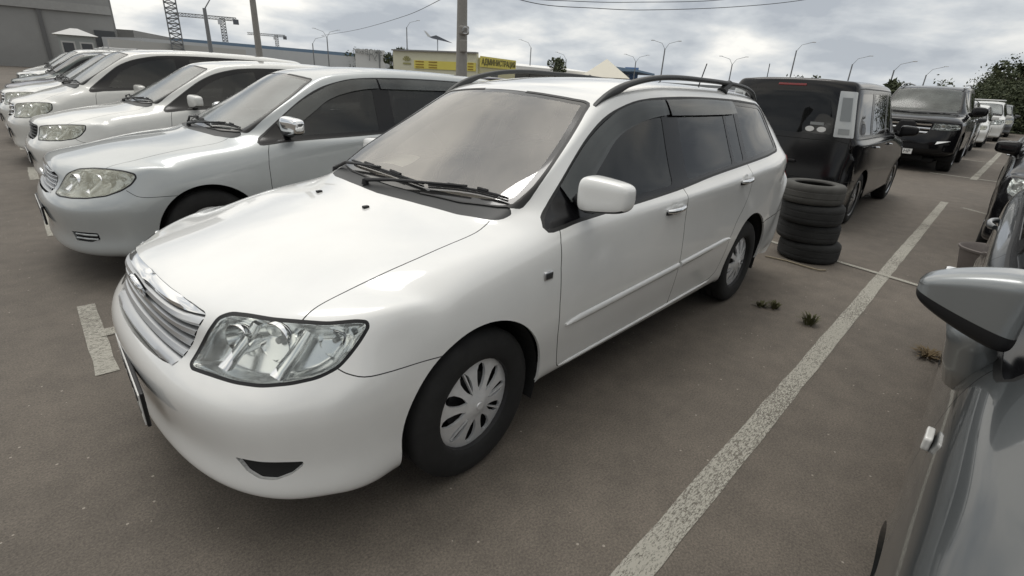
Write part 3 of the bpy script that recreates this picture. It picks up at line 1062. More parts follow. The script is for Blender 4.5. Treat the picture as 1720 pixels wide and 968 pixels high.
    # ---- rear
    tl = ft.get('taillight')
    if tl:
        W = lambda P: [(lambda q: (q[1], q[2]))(warp((3.4, a, z))) for a, z in P] if warp else P
        sh.cut(rounded(W(ft['rearglass']), .03, 3), (-1, 0, 0), 'rear_glass', only=['body'], where=lambda c: c.x > 2.9 and c.z > .5, facing=-1 if False else None)
        sh.cut(rounded(w2(ft['tailside']), .02, 2), Y, 'tail', only=['body'], where=lambda c: c.x > 2.5 and c.y > .45)
        sh.line(w2(ft['rearbump']), .006, 'gap', Y, only=['body'], where=lambda c: c.x > 2.7)
    # ---- arches
    for cx_, cz_, r_ in ft['arch']:
        sh.cut(arc_poly(cx_, cz_, r_), Y, 'void', where=lambda c: c.y > .35 and c.z < 1.0)
    sh.delete('void')
    # flared lip around the arches
    for v in sh.bm.verts:
        if v.co.y > .5:
            for cx_, cz_, r_ in ft['arch']:
                dd = math.hypot(v.co.x-cx_, v.co.z-cz_) - r_
                if -.01 < dd < .07: v.co.y += .010*(1-max(0, dd)/.07)**2
    if ft.get('extra'): ft['extra'](sh, w2, w3, wt_)
    B = [pm, WELL, RUBBER]
    matsB = [pm, RUBBER, LINING, WELL]
    # ---- emit
    body = sh.emit('body', ['body', 'gap', 'seal', 'gapless'], matsB, root, 'both', .012, 0, {'gap': 3, 'seal': 1}, inner=2)
    sh.emit('hood', ['hood'], matsB, root, 'both', .01, 0.0, inner=3)
    sh.emit('front_bumper', ['bumper'], matsB, root, 'both', .01, 0, inner=3)
    # press the gap faces inwards: they live in the body mesh
    for sg, sd in ((-1, 'left'), (1, 'right')):
        for nm in ('front_door', 'rear_door'):
            d_ = sh.emit(nm, [nm], matsB, root, sg, .012, 0.0, inner=2)
            if d_ is None: continue
            for pn, par in (('w1', 'front_door'), ('w2', 'rear_door'), ('w2b', 'rear_door')):
                if par == nm:
                    sh.emit('window', [pn], [side_glass if pn == 'w1' or not tint3 else tint3], d_, sg, 0, -.004)
            P = dict(ft['doors'])[nm]
            hx, hz = w2([ft.get('handles', {'front_door': (1.385, .861), 'rear_door': (2.33, .917)})[nm]])[0]
            pt, nn = S.side(hx, hz, sg)
            if pt:
                h = MB()
                q = [S.side(hx-.085+.17*i/6, hz + .004*(i-3)/3, sg)[0] + Vector((0, sg*(.006+.024*math.sin(math.pi*min(1, max(0, (i)/6)))**.5), 0)) for i in range(7)]
                h.tube(q, [.010, .013, .013, .013, .013, .013, .012], 10, sx=1.1)
                h.build('handle', [handle_mat], d_, angle=50)
                if hero: MB().tube([p_ + Vector((0, -sg*.010, -.011)) for p_ in q], .010, 8).build('handle_painted_shade', [WELL], d_, smooth=True)  # black tube added as the dark shade under the handle
                # recess cup behind the handle
                if hero:
                    cup = MB(); c0 = S.side(hx-.01, hz, sg)[0]
                    M_ = Matrix.Translation(c0) @ Matrix.Rotation(R(90), 4, 'X')
                    rim_ = [(.036*math.cos(t), .036*math.sin(t)) for t in np.linspace(0, 2*math.pi, 24, endpoint=False)]
                    cup.lathe([(.0, -.0005), (.026, -.0009), (.036, .0006), (.040, .0022)] if sg > 0 else [(.0, .0), (.026, .0009), (.036, -.0002), (.04, -.0018)], 24, M=M_ @ Matrix.Scale(-1 if sg > 0 else 1, 4, (0, 0, 1)))
                    cup.build('handle_recess', [pm], d_, smooth=True)
            if moulding:
                ml = MB(); x0, x1 = ft.get('mould', {'front_door': (.505, 1.505), 'rear_door': (1.532, 2.205)})[nm]
                zz_ = lambda x: .487 + (x-.505)*.0425
                ring = []
                N = 22
                for i in range(N+1):
                    x = x0 + (x1-x0)*i/N; z = zz_(x)
                    hh = .017 * (min(1, .25+(x-x0)/.10) if nm == 'front_door' else min(1, .25+(x1-x)/.10))
                    (x_, z_), = w2([(x, z)])
                    r_ = []
                    for dz_, o_ in ((-hh, -.002), (-hh*.8, .009), (0, .012), (hh*.8, .008), (hh, -.002)):
                        p = S.side(x_, z_+dz_, sg)[0]
                        r_.append(p + Vector((0, sg*o_, 0)) if p else Vector((x_, sg*.84, z_)))
                    ring.append(r_)
                vs = [p for r_ in ring for p in r_]; fs = []
                for i in range(N):
                    for k in range(4):
                        a_ = i*5+k; q = [a_, a_+5, a_+6, a_+1]
                        fs.append(q if sg > 0 else q[::-1])
                fs.append([0, 1, 2, 3, 4] if sg > 0 else [4, 3, 2, 1, 0]); e_ = N*5; fs.append([e_+4, e_+3, e_+2, e_+1, e_] if sg > 0 else [e_, e_+1, e_+2, e_+3, e_+4])
                ml.add(vs, fs); ml.build('moulding', [pm], d_, angle=60)
            if visor and nm == 'front_door':
                pass
        sh.emit('window_surround', ['dlo'], [SURR], root, sg, .008, -.002)
        sh.emit('rear_side_window', ['w3'], [tint3 or side_glass], root, sg, 0, -.004)
        # headlight
        hl_ = sh.emit('headlight', ['lens'], [glass_lens], root, sg, 0, .001)
        if hl_:
            lamp_bowl(sh, ['lens'], hl_, .060, [REFL2], sg)
            sh.emit('lamp_seal', ['lamp_edge'], [PLASTIC], hl_, sg, .01, -.0005)
            bb = MB()
            for (bx, ba, bz, br) in ft.get('bowls', [(-.660, .520, .685, .046), (-.590, .605, .685, .060), (-.470, .715, .688, .046)]):
                bx, ba, bz = warp((bx, ba, bz)) if warp else (bx, ba, bz)
                dirn = Vector((-1, .25, 0)).normalized()
                M_ = Matrix.Translation((bx+.02, sg*(ba-.02), bz)) @ Vector((-1, sg*.35, .04)).to_track_quat('Z', 'Y').to_matrix().to_4x4()
                bb.lathe([(.004, -.035), (br*.45, -.028), (br*.8, -.008), (br, .018), (br*1.04, .018), (br*1.07, .006), (br*1.05, -.03)], 24, M=M_)
                bb.lathe([(0, .006), (br*.17, .003), (br*.2, -.034)], 12, M=M_, mi=1)
            bb.build('bowls', [REFL, mat('bulb', (.5, .5, .5), .2)], hl_, angle=50)
            for (t0, b0, wd) in ft.get('fins', [((-.612, .544, .747), (-.735, .553, .627), .028), ((-.516, .672, .740), (-.645, .687, .622), .034)]):
                a_, b_ = Vector(t0), Vector(b0)
                if warp: a_, b_ = Vector(warp(t0)), Vector(warp(b0))
                nn = Vector(hd).normalized(); along = (b_-a_).normalized(); ac = along.cross(nn).normalized()
                vs = []
                for k in range(7):
                    p = a_.lerp(b_, .06 + .88*k/6) - nn*(.012 + .010*math.sin(math.pi*k/6))
                    for q_, dd_ in ((-1, -.022), (-.8, 0), (.8, 0), (1, -.022)):
                        w_ = p + ac*q_*wd*(.5 + .12*k/6) + nn*dd_
                        vs.append((w_.x, w_.y*sg, w_.z))
                mesh_obj('reflector_fin', vs, [[k*4+m2, k*4+m2+1, (k+1)*4+m2+1, (k+1)*4+m2] for k in range(6) for m2 in range(3)], [REFL2], hl_, smooth=True)
        sh.emit('taillight', ['tail'], [REDLENS], root, sg, .02, .004)
        v = sh.emit('bumper_vent', ['vent'], [WELL], root, sg, 0, -.012)
        if ft.get('fog'):
            # walls of the vent
            vent_walls(sh, 'vent', root, pm, sg)
        add_mirror(root, mirror_pos[0]+(.05 if sg > 0 and hero else 0), mirror_pos[1]-(.03 if sg > 0 and hero else 0), mirror_pos[2]-(.03 if sg > 0 and hero else 0), sg, mirror_mat or pm, mirror_size, mirror_taper)
        for i, (cx_, cz_, r_) in enumerate(ft['arch']):
            wx_ = ft.get('wheels', [(0.02, .828), (2.60, .815)])[i]
            w_ = add_wheel(root, wx_[0], wx_[1] - .0, wheel_r+.0, sg, r=wheel_r, width=wheel_w, rr=rr, style=style, rim_mat=rim, steer=steer if i == 0 else 0, spin=.35*i + .2)
            w_.location.y = sg*(wx_[1] - wheel_w/2)
            w_.location.z = wheel_r
            # liner
            wl = MB()
            prof = [(r_+.004, .0), (r_+.006, -.30), (0, -.30)]
            n_ = 24; vs = []; fs = []
            for k in range(n_+1):
                t = math.pi*(-.12 + 1.24*k/n_)
                for q, h in ((r_+.004, ft['half']-.025), (r_+.008, ft['half']-.33), (.02, ft['half']-.35)):
                    vs.append((cx_ + q*math.cos(t), sg*h, cz_ + q*math.sin(t)))
            for k in range(n_):
                for j in range(2): fs.append([k*3+j, (k+1)*3+j, (k+1)*3+j+1, k*3+j+1])
            wl.add(vs, fs); wl.build('wheel_liner', [WELL], root)
    if visor: deflectors(root, S, w2)
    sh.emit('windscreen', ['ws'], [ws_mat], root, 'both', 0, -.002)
    sh.emit('windscreen_border', ['ws_edge'], [FRIT], root, 'both', .004, -.002)
    sh.emit('cowl', ['cowl'], [GREYPL], root, 'both', .01, -.006)
    sh.emit('rear_window', ['rear_glass'], [tint3 or side_glass], root, 'both', 0, -.003)
    if ft.get('intake'): sh.emit('lower_intake', ['intake'], [PLASTIC], root, 'both', 0, -.02)
    # underbody
    u = MB()
    u.box((1.35, 0, .245), (3.9, 1.30, .10), bev=.03); u.box((-.42, 0, .30), (.5, .9, .12)); u.box((3.2, 0, .36), (.6, 1.1, .2))
    u.tube([(.02, -.7, .29), (.02, .7, .29)], .03, 8); u.tube([(2.58, -.7, .29), (2.58, .7, .29)], .04, 8)
    u.build('underbody', [WELL], root)
    # grille
    if ft.get('grille'): build_grille(root, sh, S, wf(ft['grille']), grille, pm, emblem)
    # plate
    px = S.front(0, .41)[0]
    if px:
        PR = Matrix.Translation((px.x, 0, 0)) @ Matrix.Rotation(R(-4.5 if hero else 0), 4, 'Z') @ Matrix.Translation((-px.x+.006, 0, 0))
        p = MB(); p.box((px.x-.018, 0, .415), (.012, .53, .125), bev=.004)
        o = p.build('number_plate', [PLASTIC], root); o.matrix_local = PR
        p = MB(); p.box((px.x-.0255, 0, .415), (.004, .515, .11)); p.build('plate_sheet', [PLATE], o)
        text_mesh('plate_characters', ft.get('plate', 'A 480 OC'), .10, INK, o, Matrix.Translation((px.x-.0282, -.02, .412)) @ Matrix.Rotation(R(-90), 4, 'Z') @ Matrix.Rotation(R(90), 4, 'X'), .0006)
    if interior: cabin_scaled(root, warp)
    wipers(root, S, wt_, warp)
    return root, S, sh, me

def vent_walls(sh, part, root, pm, sg):
    fs = sh.faces(part)
    if not fs: return
    Sx = set(fs); vs = []; F = []
    for f in fs:
        for l in f.loops:
            e = l.edge
            if sum(1 for g in e.link_faces if g in Sx) == 1:
                a, b = l.vert, l.link_loop_next.vert
                q = [a.co, b.co, b.co - Vector(b[sh.nl])*.014, a.co - Vector(a[sh.nl])*.014]
                i = len(vs); vs += [(p.x, p.y*sg, p.z) for p in q]; F.append([i, i+1, i+2, i+3])
    mesh_obj('vent_lip', vs, F, [pm], root)

def build_grille(root, sh, S, poly, kind, pm, emblem):
    z1 = max(p[1] for p in poly); z0 = min(p[1] for p in poly)
    g = sh.emit('grille', ['grille'], [WELL], root, 'both', 0, -.035)
    if g is None: return
    vent_walls_both(sh, 'grille', g, CHROME if kind != 'slats' else pm)
    def hw(z):
        xs = []
        for i in range(len(poly)):
            (a0, b0), (a1, b1) = poly[i-1], poly[i]
            if (b0 > z) != (b1 > z): xs.append(a0 + (a1-a0)*(z-b0)/(b1-b0))
        return max(xs) if xs else 0
    def bar(zf, h, depth, mt, name, n=24, wfac=.995):
        vs = []; fs = []
        for i in range(n+1):
            t = -1 + 2*i/n
            for (dz, dx) in ((-h/2, depth), (-h/2, .004), (-h*.1, -.004), (h*.35, -.002), (h/2, .012), (h/2, depth)):
                z = zf(t) + dz
                y = t*hw(min(z1-.002, max(z0+.002, z)))*wfac
                p = S.front(y, min(z1, max(z0-.0, z)))[0]
                if p is None: p = Vector((-.8, y, z))
                vs.append((p.x+dx, y, z))
        for i in range(n):
            for k in range(6):
                k2 = (k+1) % 6
                fs.append([i*6+k, i*6+k2, (i+1)*6+k2, (i+1)*6+k])
        return vs, fs
    H = z1-z0
    if kind == 'slats':
        b = MB()
        N = 5
        for k in range(N):
            zc = z0 + H*(.085 + .165*k)
            vs, fs = bar(lambda t, zc=zc: zc + .004*(1-t*t), H*.125, .03, None, '')
            b.add(vs, fs)
        b.build('grille_slats', [SATIN], g, angle=40)
        c = MB()
        vs, fs = bar(lambda t: z1 - .016 - .004*abs(t) - .006*max(0, 1-abs(t)*6), .027, .022, None, '', 40)
        c.add(vs, fs); c.build('chrome_bar', [CHROME], g, angle=40)
        # thin chrome line round the opening
    elif kind == 'mesh':
        b = MB()
        for k in range(6):
            zc = z0 + H*(.1+.15*k)
            vs, fs = bar(lambda t, zc=zc: zc, H*.045, .012, None, ''); b.add(vs, fs)
        for k in range(19):
            y = -.36 + .04*k
            pts = [S.front(y, z)[0] + Vector((.012, 0, 0)) for z in np.linspace(z0+.01, z1-.01, 5) if abs(y) < hw(z)-.005 and S.front(y, z)[0]]
            if len(pts) > 1: b.tube(pts, .0045, 5)
        b.build('grille_slats', [SATIN], g)
        c = MB(); vs, fs = bar(lambda t: z1-.012, .022, .02, None, ''); c.add(vs, fs); c.build('chrome_bar', [CHROME], g, angle=40)
    elif kind == 'bars':
        b = MB()
        for k in range(3):
            zc = z0 + H*(.2+.3*k)
            vs, fs = bar(lambda t, zc=zc: zc, H*.16, .02, None, ''); b.add(vs, fs)
        b.build('grille_slats', [CHROME], g, angle=40)
    elif kind == 'dark':
        b = MB()
        for k in range(5):
            zc = z0 + H*(.12+.19*k)
            vs, fs = bar(lambda t, zc=zc: zc, H*.05, .02, None, ''); b.add(vs, fs)
        b.build('grille_slats', [GREYPL], g)
    if emblem:
        zc = z1 - .045 if kind == 'slats' else (z0+z1)/2
        p = S.front(0, zc)[0]
        M_ = Matrix.Translation((p.x-.012, 0, zc)) @ Matrix.Rotation(R(-14), 4, 'Y')
        e = MB()
        def ell(ry, rz, oz, r, ox=0):
            e.tube([M_ @ Vector((ox, ry*math.cos(t), oz + rz*math.sin(t))) for t in np.linspace(0, 2*math.pi, 28, endpoint=False)], r, 6, closed=True)
        if kind == 'slats':
            bk_ = MB(); bk_.lathe([(0, .004), (.050, .004), (.054, .012)], 24, M=M_ @ Matrix.Rotation(R(-90), 4, 'Y') @ Matrix.Diagonal((.72, 1, -1, 1)))
            bk_.build('emblem_backing', [WELL], root)
        ell(.054, .038, 0, .0062); ell(.018, .034, 0, .0046, -.003); ell(.040, .013, .016, .0046, -.003)
        e.build('emblem', [CHROME], root, angle=60)

def vent_walls_both(sh, part, root, pm):
    fs = sh.faces(part); Sx = set(fs); vs = []; F = []
    for f in fs:
        for l in f.loops:
            e = l.edge
            a, b = l.vert, l.link_loop_next.vert
            if abs(a.co.y) < 1e-4 and abs(b.co.y) < 1e-4: continue
            if sum(1 for g in e.link_faces if g in Sx) == 1:
                q = [a.co, b.co, b.co - Vector(b[sh.nl])*.037, a.co - Vector(a[sh.nl])*.037]
                for sg in (1, -1):
                    i = len(vs); vs += [(p.x, p.y*sg, p.z) for p in q]; F.append([i, i+1, i+2, i+3])
    mesh_obj('grille_edge', vs, F, [pm], root)

def cabin_scaled(root, warp):
    cabin(root)

def wipers(root, S, wt_, warp):
    # (blade start, blade end, pivot) across the car
    for (y0, y1, yp) in ((.50, -.19, .66), (-.22, -.61, .17)):
        def P(x, y, h):
            (x_, y_), = wt_([(x, abs(y))])
            p = S.top(x_, math.copysign(y_, y) if abs(y) > 1e-6 else 0)[0]
            return p + Vector((-.3*h, 0, h))
        gx = lambda y: .238 + .28*y*y
        b = MB()
        pts = [P(gx(y) + .022 + .018*math.sin(math.pi*i/8), y, .016) for i, y in enumerate(np.linspace(y0, y1, 9))]
        b.tube(pts, [.005] + [.006]*7 + [.004], 6); b.tube([p + Vector((0, 0, -.010)) for p in pts], .004, 5)
        px_ = gx(yp) - .045
        arm0 = P(px_, yp, .014); mid = pts[4] + Vector((-.006, 0, .012))
        a1 = P(gx(yp*.7+.3*(y0+y1)/2)-.012, yp*.7+.3*(y0+y1)/2, .026)
        b.tube([arm0, a1, mid], [.010, .008, .005], 7)
        b.tube([arm0 + Vector((0, 0, -.02)), arm0 + Vector((0, 0, .006))], [.018, .013], 10)
        for i in (2, 5): b.tube([pts[i] + Vector((0, 0, .010)), pts[i+1] + Vector((0, 0, .008))], .007, 5)
        b.build('wiper', [PLASTIC], root, angle=50)

def subdivided_warp(sp, level, warp):
    V, F = build_cage_mesh(sp)
    V = [(lambda q: (q[0], math.copysign(q[1], v[1]) if abs(v[1]) > 1e-9 else 0.0, q[2]))(warp((v[0], abs(v[1]), v[2]))) for v in V]
    P = fit_limit(V, F)
    me = bpy.data.meshes.new('cage'); me.from_pydata([tuple(p) for p in P], [], F)
    ob = bpy.data.objects.new('cage', me); col.objects.link(ob)
    md = ob.modifiers.new('s', 'SUBSURF'); md.levels = level; md.use_limit_surface = True
    dg = bpy.context.evaluated_depsgraph_get(); dg.update()
    me2 = bpy.data.meshes.new_from_object(ob.evaluated_get(dg))
    bpy.data.objects.remove(ob); bpy.data.meshes.remove(me)
    return me2
# ================================================================= the white wagon in front
def add_hero():
    root, S, sh, me = car('parked_wagon', 'big glossy white estate car with black roof rails in the foreground', (0, 0, 0),
                     level=4, rails=True, hero=True, steer=R(3), wz=0, group='cars of the front row')
    # roof rails
    for sg in (-1, 1):
        b = MB(); N = 48; K = 12; vs = []; fs = []; pts = []
        for i in range(N+1):
            t = i/N; x = .985 + (3.02-.985)*t
            a = .553 - .02*abs(t-.5)*2
            zr = S.top(x, sg*a)[0].z - .004
            lift = .062*(1-math.exp(-t*10))/(1-math.exp(-10))*min(1, (1-math.exp(-(1-t)*22)))
            zt_ = zr + .006 + lift
            open_ = min(1, max(0, (x-1.13)/.12))*min(1, max(0, (3.00-x)/.06)); open_ = open_*open_*(3-2*open_)
            zb = zr + open_*max(0, (zt_ - .028 - zr))
            w_ = .013 + .009*min(1, t*8)*min(1, (1-t)*20)
            c = (zt_+zb)/2; h = (zt_-zb)/2
            pts.append(Vector((x, sg*a, zt_-.016)))
            for k in range(K):
                th = 2*math.pi*k/K; ct, st = math.cos(th), math.sin(th)
                sq = lambda v: math.copysign(abs(v)**.7, v)
                vs.append(Vector((x, sg*a + w_*sq(ct), c + h*sq(st))))
        for i in range(N):
            for k in range(K):
                k2 = (k+1) % K; fs.append([i*K+k, (i+1)*K+k, (i+1)*K+k2, i*K+k2][::-1])
        fs.append(list(range(K))[::-1]); fs.append([N*K+k for k in range(K)])
        b.add(vs, fs)
        for (xa, xb) in ((2.38, 2.48),):
            i = int(((xa+xb)/2-.985)/2.035*N)
            base_ = S.top((xa+xb)/2, sg*.54)[0].z
            b.tube([(xa-.01, sg*.545, base_-.004), (xa+.02, sg*.548, (base_+pts[i].z)/2), (xb-.03, sg*.55, pts[i].z)], [.034, .026, .024], 10)
        b.build('roof_rail', [GREYPL], root, angle=50)
    # side marker lamps
    for sg in (-1, 1):
        p, n = S.side(.375, .737, sg)
        m_ = MB(); m_.box((p.x, p.y + sg*.002, p.z), (.052, .012, .036), bev=.010)
        o = m_.build('side_marker', [SATIN], root, angle=50)
        m_ = MB(); m_.box((p.x, p.y + sg*.007, p.z), (.040, .006, .025), bev=.006); m_.build('marker_lens', [GREYPL], o, angle=50)
    # washer nozzles
    for y in (-.12, .28):
        p = S.top(.02, y)[0]
        V, F = grid_box((p.x, p.y, p.z+.004), (.026, .018, .010), 2, 2, 2); subd('washer_nozzle', V, F, [PLASTIC], root, 2)
    # paper on the dashboard, stickers, mirror inside
    pa = MB(); M_ = Matrix.Translation((.62, .60, .955)) @ Matrix.Rotation(R(24), 4, 'Z')
    vs = []; fs = []
    for i in range(7):
        for j in range(5):
            vs.append(M_ @ Vector(((j-2)*.052, (i-3)*.048, .012*math.sin(i*.9)+.03*(j/4)**2)))
    for i in range(6):
        for j in range(4): fs.append([i*5+j, i*5+j+1, (i+1)*5+j+1, (i+1)*5+j])
    pa.add(vs, fs); o = pa.build('paper_sheet', [PAPER], None, smooth=True)
    tag(o, 'cream paper sheet on the dashboard of the white foreground estate car', 'paper')
    im = MB(); im.box((.90, 0, 1.27), (.035, .24, .065), bev=.02); im.tube([(.905, 0, 1.29), (.96, 0, 1.37)], .010); im.build('interior_mirror', [PLASTIC], root)
    p = S.top(.955, -.36)[0]
    # aerial at the rear of the roof
    p = S.top(3.08, -.05)[0]
    a_ = MB(); a_.tube([p + Vector((0, 0, -.003)), p + Vector((.005, 0, .02))], [.022, .014], 12); a_.tube([p + Vector((.005, 0, .02)), p + Vector((.09, 0, .20))], [.005, .0045], 8)
    a_.build('aerial', [PLASTIC], root, angle=50)
    for sg in (-1, 1):
        q = []
        for i in range(25):
            x = .515 + 1.56*i/24; z = .272 + .022*i/24
            p = S.side(x, z, sg)[0]; q.append(p + Vector((0, sg*.001, 0)))
        MB().tube(q, [.003] + [.0085]*23 + [.003], 8).build('sill_strip', [WHITE], root, smooth=True)
    return root, S

def deflectors(root, S, w2):
    """smoked acrylic strips above the side windows"""
    for sg in (-1, 1):
        for (top, bot) in (([(.60,1.035),(.741,1.134),(.866,1.210),(1.003,1.276),(1.135,1.328),(1.305,1.366),(1.512,1.378)], [(.62,.975),(.70,.99),(.80,1.05),(.92,1.125),(1.05,1.205),(1.20,1.258),(1.36,1.292),(1.512,1.308)]),
                        ([(1.53,1.379),(1.946,1.386),(2.415,1.378)], [(1.535,1.303),(2.2,1.303),(2.42,1.308)])):
            vs = []; N = 36
            tp_ = resample(w2(top), N); bt_ = resample(w2(bot), N)
            for i in range(N):
                for k in range(5):
                    f = k/4
                    x = tp_[i][0]*(1-f) + bt_[i][0]*f; z = tp_[i][1]*(1-f) + bt_[i][1]*f
                    p, n = S.side(x, z, sg)
                    if p is None: p = Vector((x, sg*.6, z))
                    vs.append(p + Vector((0, sg*(.004 + .011*f**.6), 0)))
            fs = []
            for i in range(N-1):
                for k in range(4):
                    q = [i*5+k, i*5+k+1, (i+1)*5+k+1, (i+1)*5+k]
                    fs.append(q if sg < 0 else q[::-1])
            mesh_obj('wind_deflector', vs, fs, [VISOR], root, smooth=True)
def resample(P, n):
    P = spline(P, 6); P = [np.array(p) for p in P]
    d = [0]
    for a, b in zip(P, P[1:]): d.append(d[-1] + np.linalg.norm(b-a))
    out_ = []
    for i in range(n):
        t = d[-1]*i/(n-1)
        x = np.interp(t, d, [p[0] for p in P]); z = np.interp(t, d, [p[1] for p in P])
        out_.append((x, z))
    return out_
add_hero()
# ================================================================= the other cars
NOVIS = [('w1',[(.655,.945),(.70,1.00),(.78,1.075),(.89,1.160),(1.02,1.235),(1.16,1.290),(1.32,1.330),(1.455,1.350),(1.435,.970)]),
        ('w2',[(1.60,.982),(1.61,1.355),(2.21,1.360),(2.225,1.018)]), ('w2b',[(2.26,1.020),(2.245,1.360),(2.39,1.358),(2.41,1.028)]),
        ('w3',[(2.475,1.035),(2.455,1.355),(2.95,1.332),(3.01,1.28),(3.07,1.17),(3.10,1.072)])]
def mk_warp(dx=0.0, roof=1.47, belt=.93, hood=.93, lamp=.75, W=1.0, L=1.0, lean=0.0):
    """lengthens, raises and re-rakes the saloon shape into other body types"""
    k = roof/1.47
    def w(p):
        x, a, z = p
        zn = float(np.interp(z, [0, .30, .60, .76, .93, 1.40, 1.47, 1.8], [0, .31, .60*lamp/.75, .76*lamp/.75, belt, roof-.075, roof, roof+.35]))
        t = min(1, max(0, (z-.88)/.5)); f = 1 - min(1, max(0, (x-.9)/1.6))
        xn = x*L - (dx + lean*t)*f*min(1, max(0, (x+.5)/.8))
        if x > 2.9: xn += .06*t*(k-1)*5
        return (xn, a*W, zn)
    return w
LAMP_LEAF = dict(headlight=[(-.790,.425,.600),(-.752,.452,.668),(-.700,.468,.722),(-.635,.50,.752),(-.56,.575,.762),(-.48,.66,.760),(-.415,.722,.752),(-.365,.760,.735),(-.362,.770,.712),(-.40,.775,.672),(-.46,.768,.635),(-.54,.748,.606),(-.63,.69,.590),(-.70,.605,.583),(-.765,.49,.585)],
    grille=[(-.03,.742),(.20,.735),(.33,.72),(.385,.70),(.375,.64),(.345,.585),(.25,.570),(-.03,.568)],
    bumpseam=[(-.44,.640),(-.40,.605),(-.36,.592),(-.30,.588),(-.2,.588),(-.10,.588)],
    fog=[(-.76,.58,.37),(-.70,.665,.372),(-.64,.735,.372),(-.635,.738,.33),(-.68,.70,.31),(-.745,.60,.31)],
    bowls=[(-.675,.545,.672,.05),(-.565,.650,.672,.055),(-.455,.715,.69,.04)], plate='C 715 MK')
LAMP_BOX = dict(headlight=[(-.745,.43,.740),(-.69,.49,.752),(-.58,.59,.758),(-.48,.67,.762),(-.36,.76,.762),(-.37,.775,.720),(-.44,.778,.660),(-.50,.77,.635),(-.60,.72,.615),(-.70,.62,.608),(-.775,.47,.605),(-.775,.43,.64)],
    grille=[(-.03,.745),(.25,.742),(.36,.735),(.385,.72),(.36,.62),(.30,.59),(-.03,.585)], plate='T 238 EH')
LAMP_BIG = dict(headlight=[(-.735,.42,.750),(-.66,.50,.766),(-.55,.60,.772),(-.42,.70,.772),(-.26,.785,.765),(-.25,.79,.73),(-.27,.80,.69),(-.40,.79,.650),(-.52,.765,.615),(-.65,.68,.59),(-.76,.52,.585),(-.775,.44,.60)],
    grille=[(-.03,.745),(.25,.742),(.36,.735),(.385,.72),(.37,.62),(.31,.59),(-.03,.585)], bumpseam=[(-.42,.640),(-.40,.610),(-.36,.592),(-.30,.588),(-.2,.588),(-.10,.588)], plate='K 902 YX')
SILVER = paint('pearl_silver_paint', (.45, .475, .48), .35, .30)
WHITE2 = paint('old_white_paint', (.70, .705, .68), 0, .34)
PEARL = paint('warm_white_paint', (.66, .66, .63), 0, .33)
PURPLE = paint('dusty_grey_purple_paint', (.14, .135, .16), .5, .35)
GREEN = paint('dark_green_paint', (.035, .05, .045), .4, .3)
GREYCAR = paint('steel_grey_paint', (.060, .066, .069), .3, .26, .03)
BLACK = mat('black_paint', (.007, .007, .008), .10, spec=.42, dirt=.04)
DKGREY = paint('dark_grey_paint', (.07, .075, .08), .5, .3)
ROW = -0.0454          # the left row stands turned by this much
def row_x(Y): return .30 + (Y-8.2)*.10
add_list = []
s1 = car('parked_wagon', 'silver white estate car with chrome door mirrors beside the foreground car', (.07, 2.85, 0), pm=SILVER, ft=LAMP_LEAF, wz=ROW,
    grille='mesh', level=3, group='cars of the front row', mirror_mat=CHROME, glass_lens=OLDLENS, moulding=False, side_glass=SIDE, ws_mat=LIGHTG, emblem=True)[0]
s2 = car('parked_saloon', 'white saloon with pointed headlamps, third car in the front row', (.27, 5.70, 0), pm=WHITE2, ft=dict(LAMP_BOX, fog=None, panes=NOVIS), visor=False, wz=ROW,
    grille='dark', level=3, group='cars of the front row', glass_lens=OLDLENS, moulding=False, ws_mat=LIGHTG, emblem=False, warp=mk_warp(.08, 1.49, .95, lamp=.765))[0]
s3 = car('parked_people_carrier', 'pearl white people carrier with large yellowed headlamps, fourth in the front row', (.30, 8.20, 0), pm=PEARL, ft=dict(LAMP_BIG, fog=None, panes=NOVIS), visor=False, wz=ROW,
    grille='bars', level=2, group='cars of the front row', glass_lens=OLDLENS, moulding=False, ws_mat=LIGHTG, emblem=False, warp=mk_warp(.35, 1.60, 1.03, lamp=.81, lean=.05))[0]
s4 = car('parked_people_carrier', 'white car with chrome barred grille between pearl carrier and purple saloon', (.38, 10.65, 0), pm=WHITE2, ft=dict(LAMP_BIG, fog=None, panes=NOVIS), visor=False, wz=ROW,
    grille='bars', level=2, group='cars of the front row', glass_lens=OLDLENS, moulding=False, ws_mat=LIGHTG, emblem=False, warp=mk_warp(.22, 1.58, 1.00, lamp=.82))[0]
s5 = car('parked_saloon', 'dusty grey purple saloon in the front row before the dark green estate', (.60, 13.1, 0), pm=PURPLE, ft=dict(LAMP_BOX, fog=None, panes=NOVIS), visor=False, wz=ROW,
    grille='dark', level=2, group='cars of the front row', moulding=False, ws_mat=LIGHTG, emblem=False, warp=mk_warp(.10, 1.52, .98, lamp=.80))[0]
s6 = car('parked_wagon', 'dark green estate car beyond the purple saloon in the front row', (.90, 15.7, 0), pm=GREEN, ft=dict(LAMP_BIG, fog=None, panes=NOVIS), visor=False, wz=ROW,
    grille='dark', level=2, group='cars of the front row', moulding=False, ws_mat=SIDE, emblem=False, warp=mk_warp(.30, 1.56, 1.0, lamp=.82, lean=.05))[0]
s7 = car('parked_van', 'white off-road car with roof rack beyond the dark green estate', (1.25, 18.6, 0), pm=WHITE2, ft=dict(LAMP_BIG, fog=None, panes=NOVIS), visor=False, wz=ROW,
    grille='dark', level=2, group='cars of the front row', moulding=False, ws_mat=LIGHTG, emblem=False, warp=mk_warp(.35, 1.66, 1.06, lamp=.90))[0]
for sg in (-1, 1):
    for z in (.355, .328):
        fb = MB(); fb.tube([(-.735, sg*.600, z), (-.690, sg*.672, z), (-.640, sg*.727, z)], .007, 6); fb.build('vent_bar', [SILVER], s1, smooth=True)
rk = MB()
for y in (-.5, .5): rk.tube([(1.3, y, 1.70), (3.0, y, 1.70)], .02, 6)
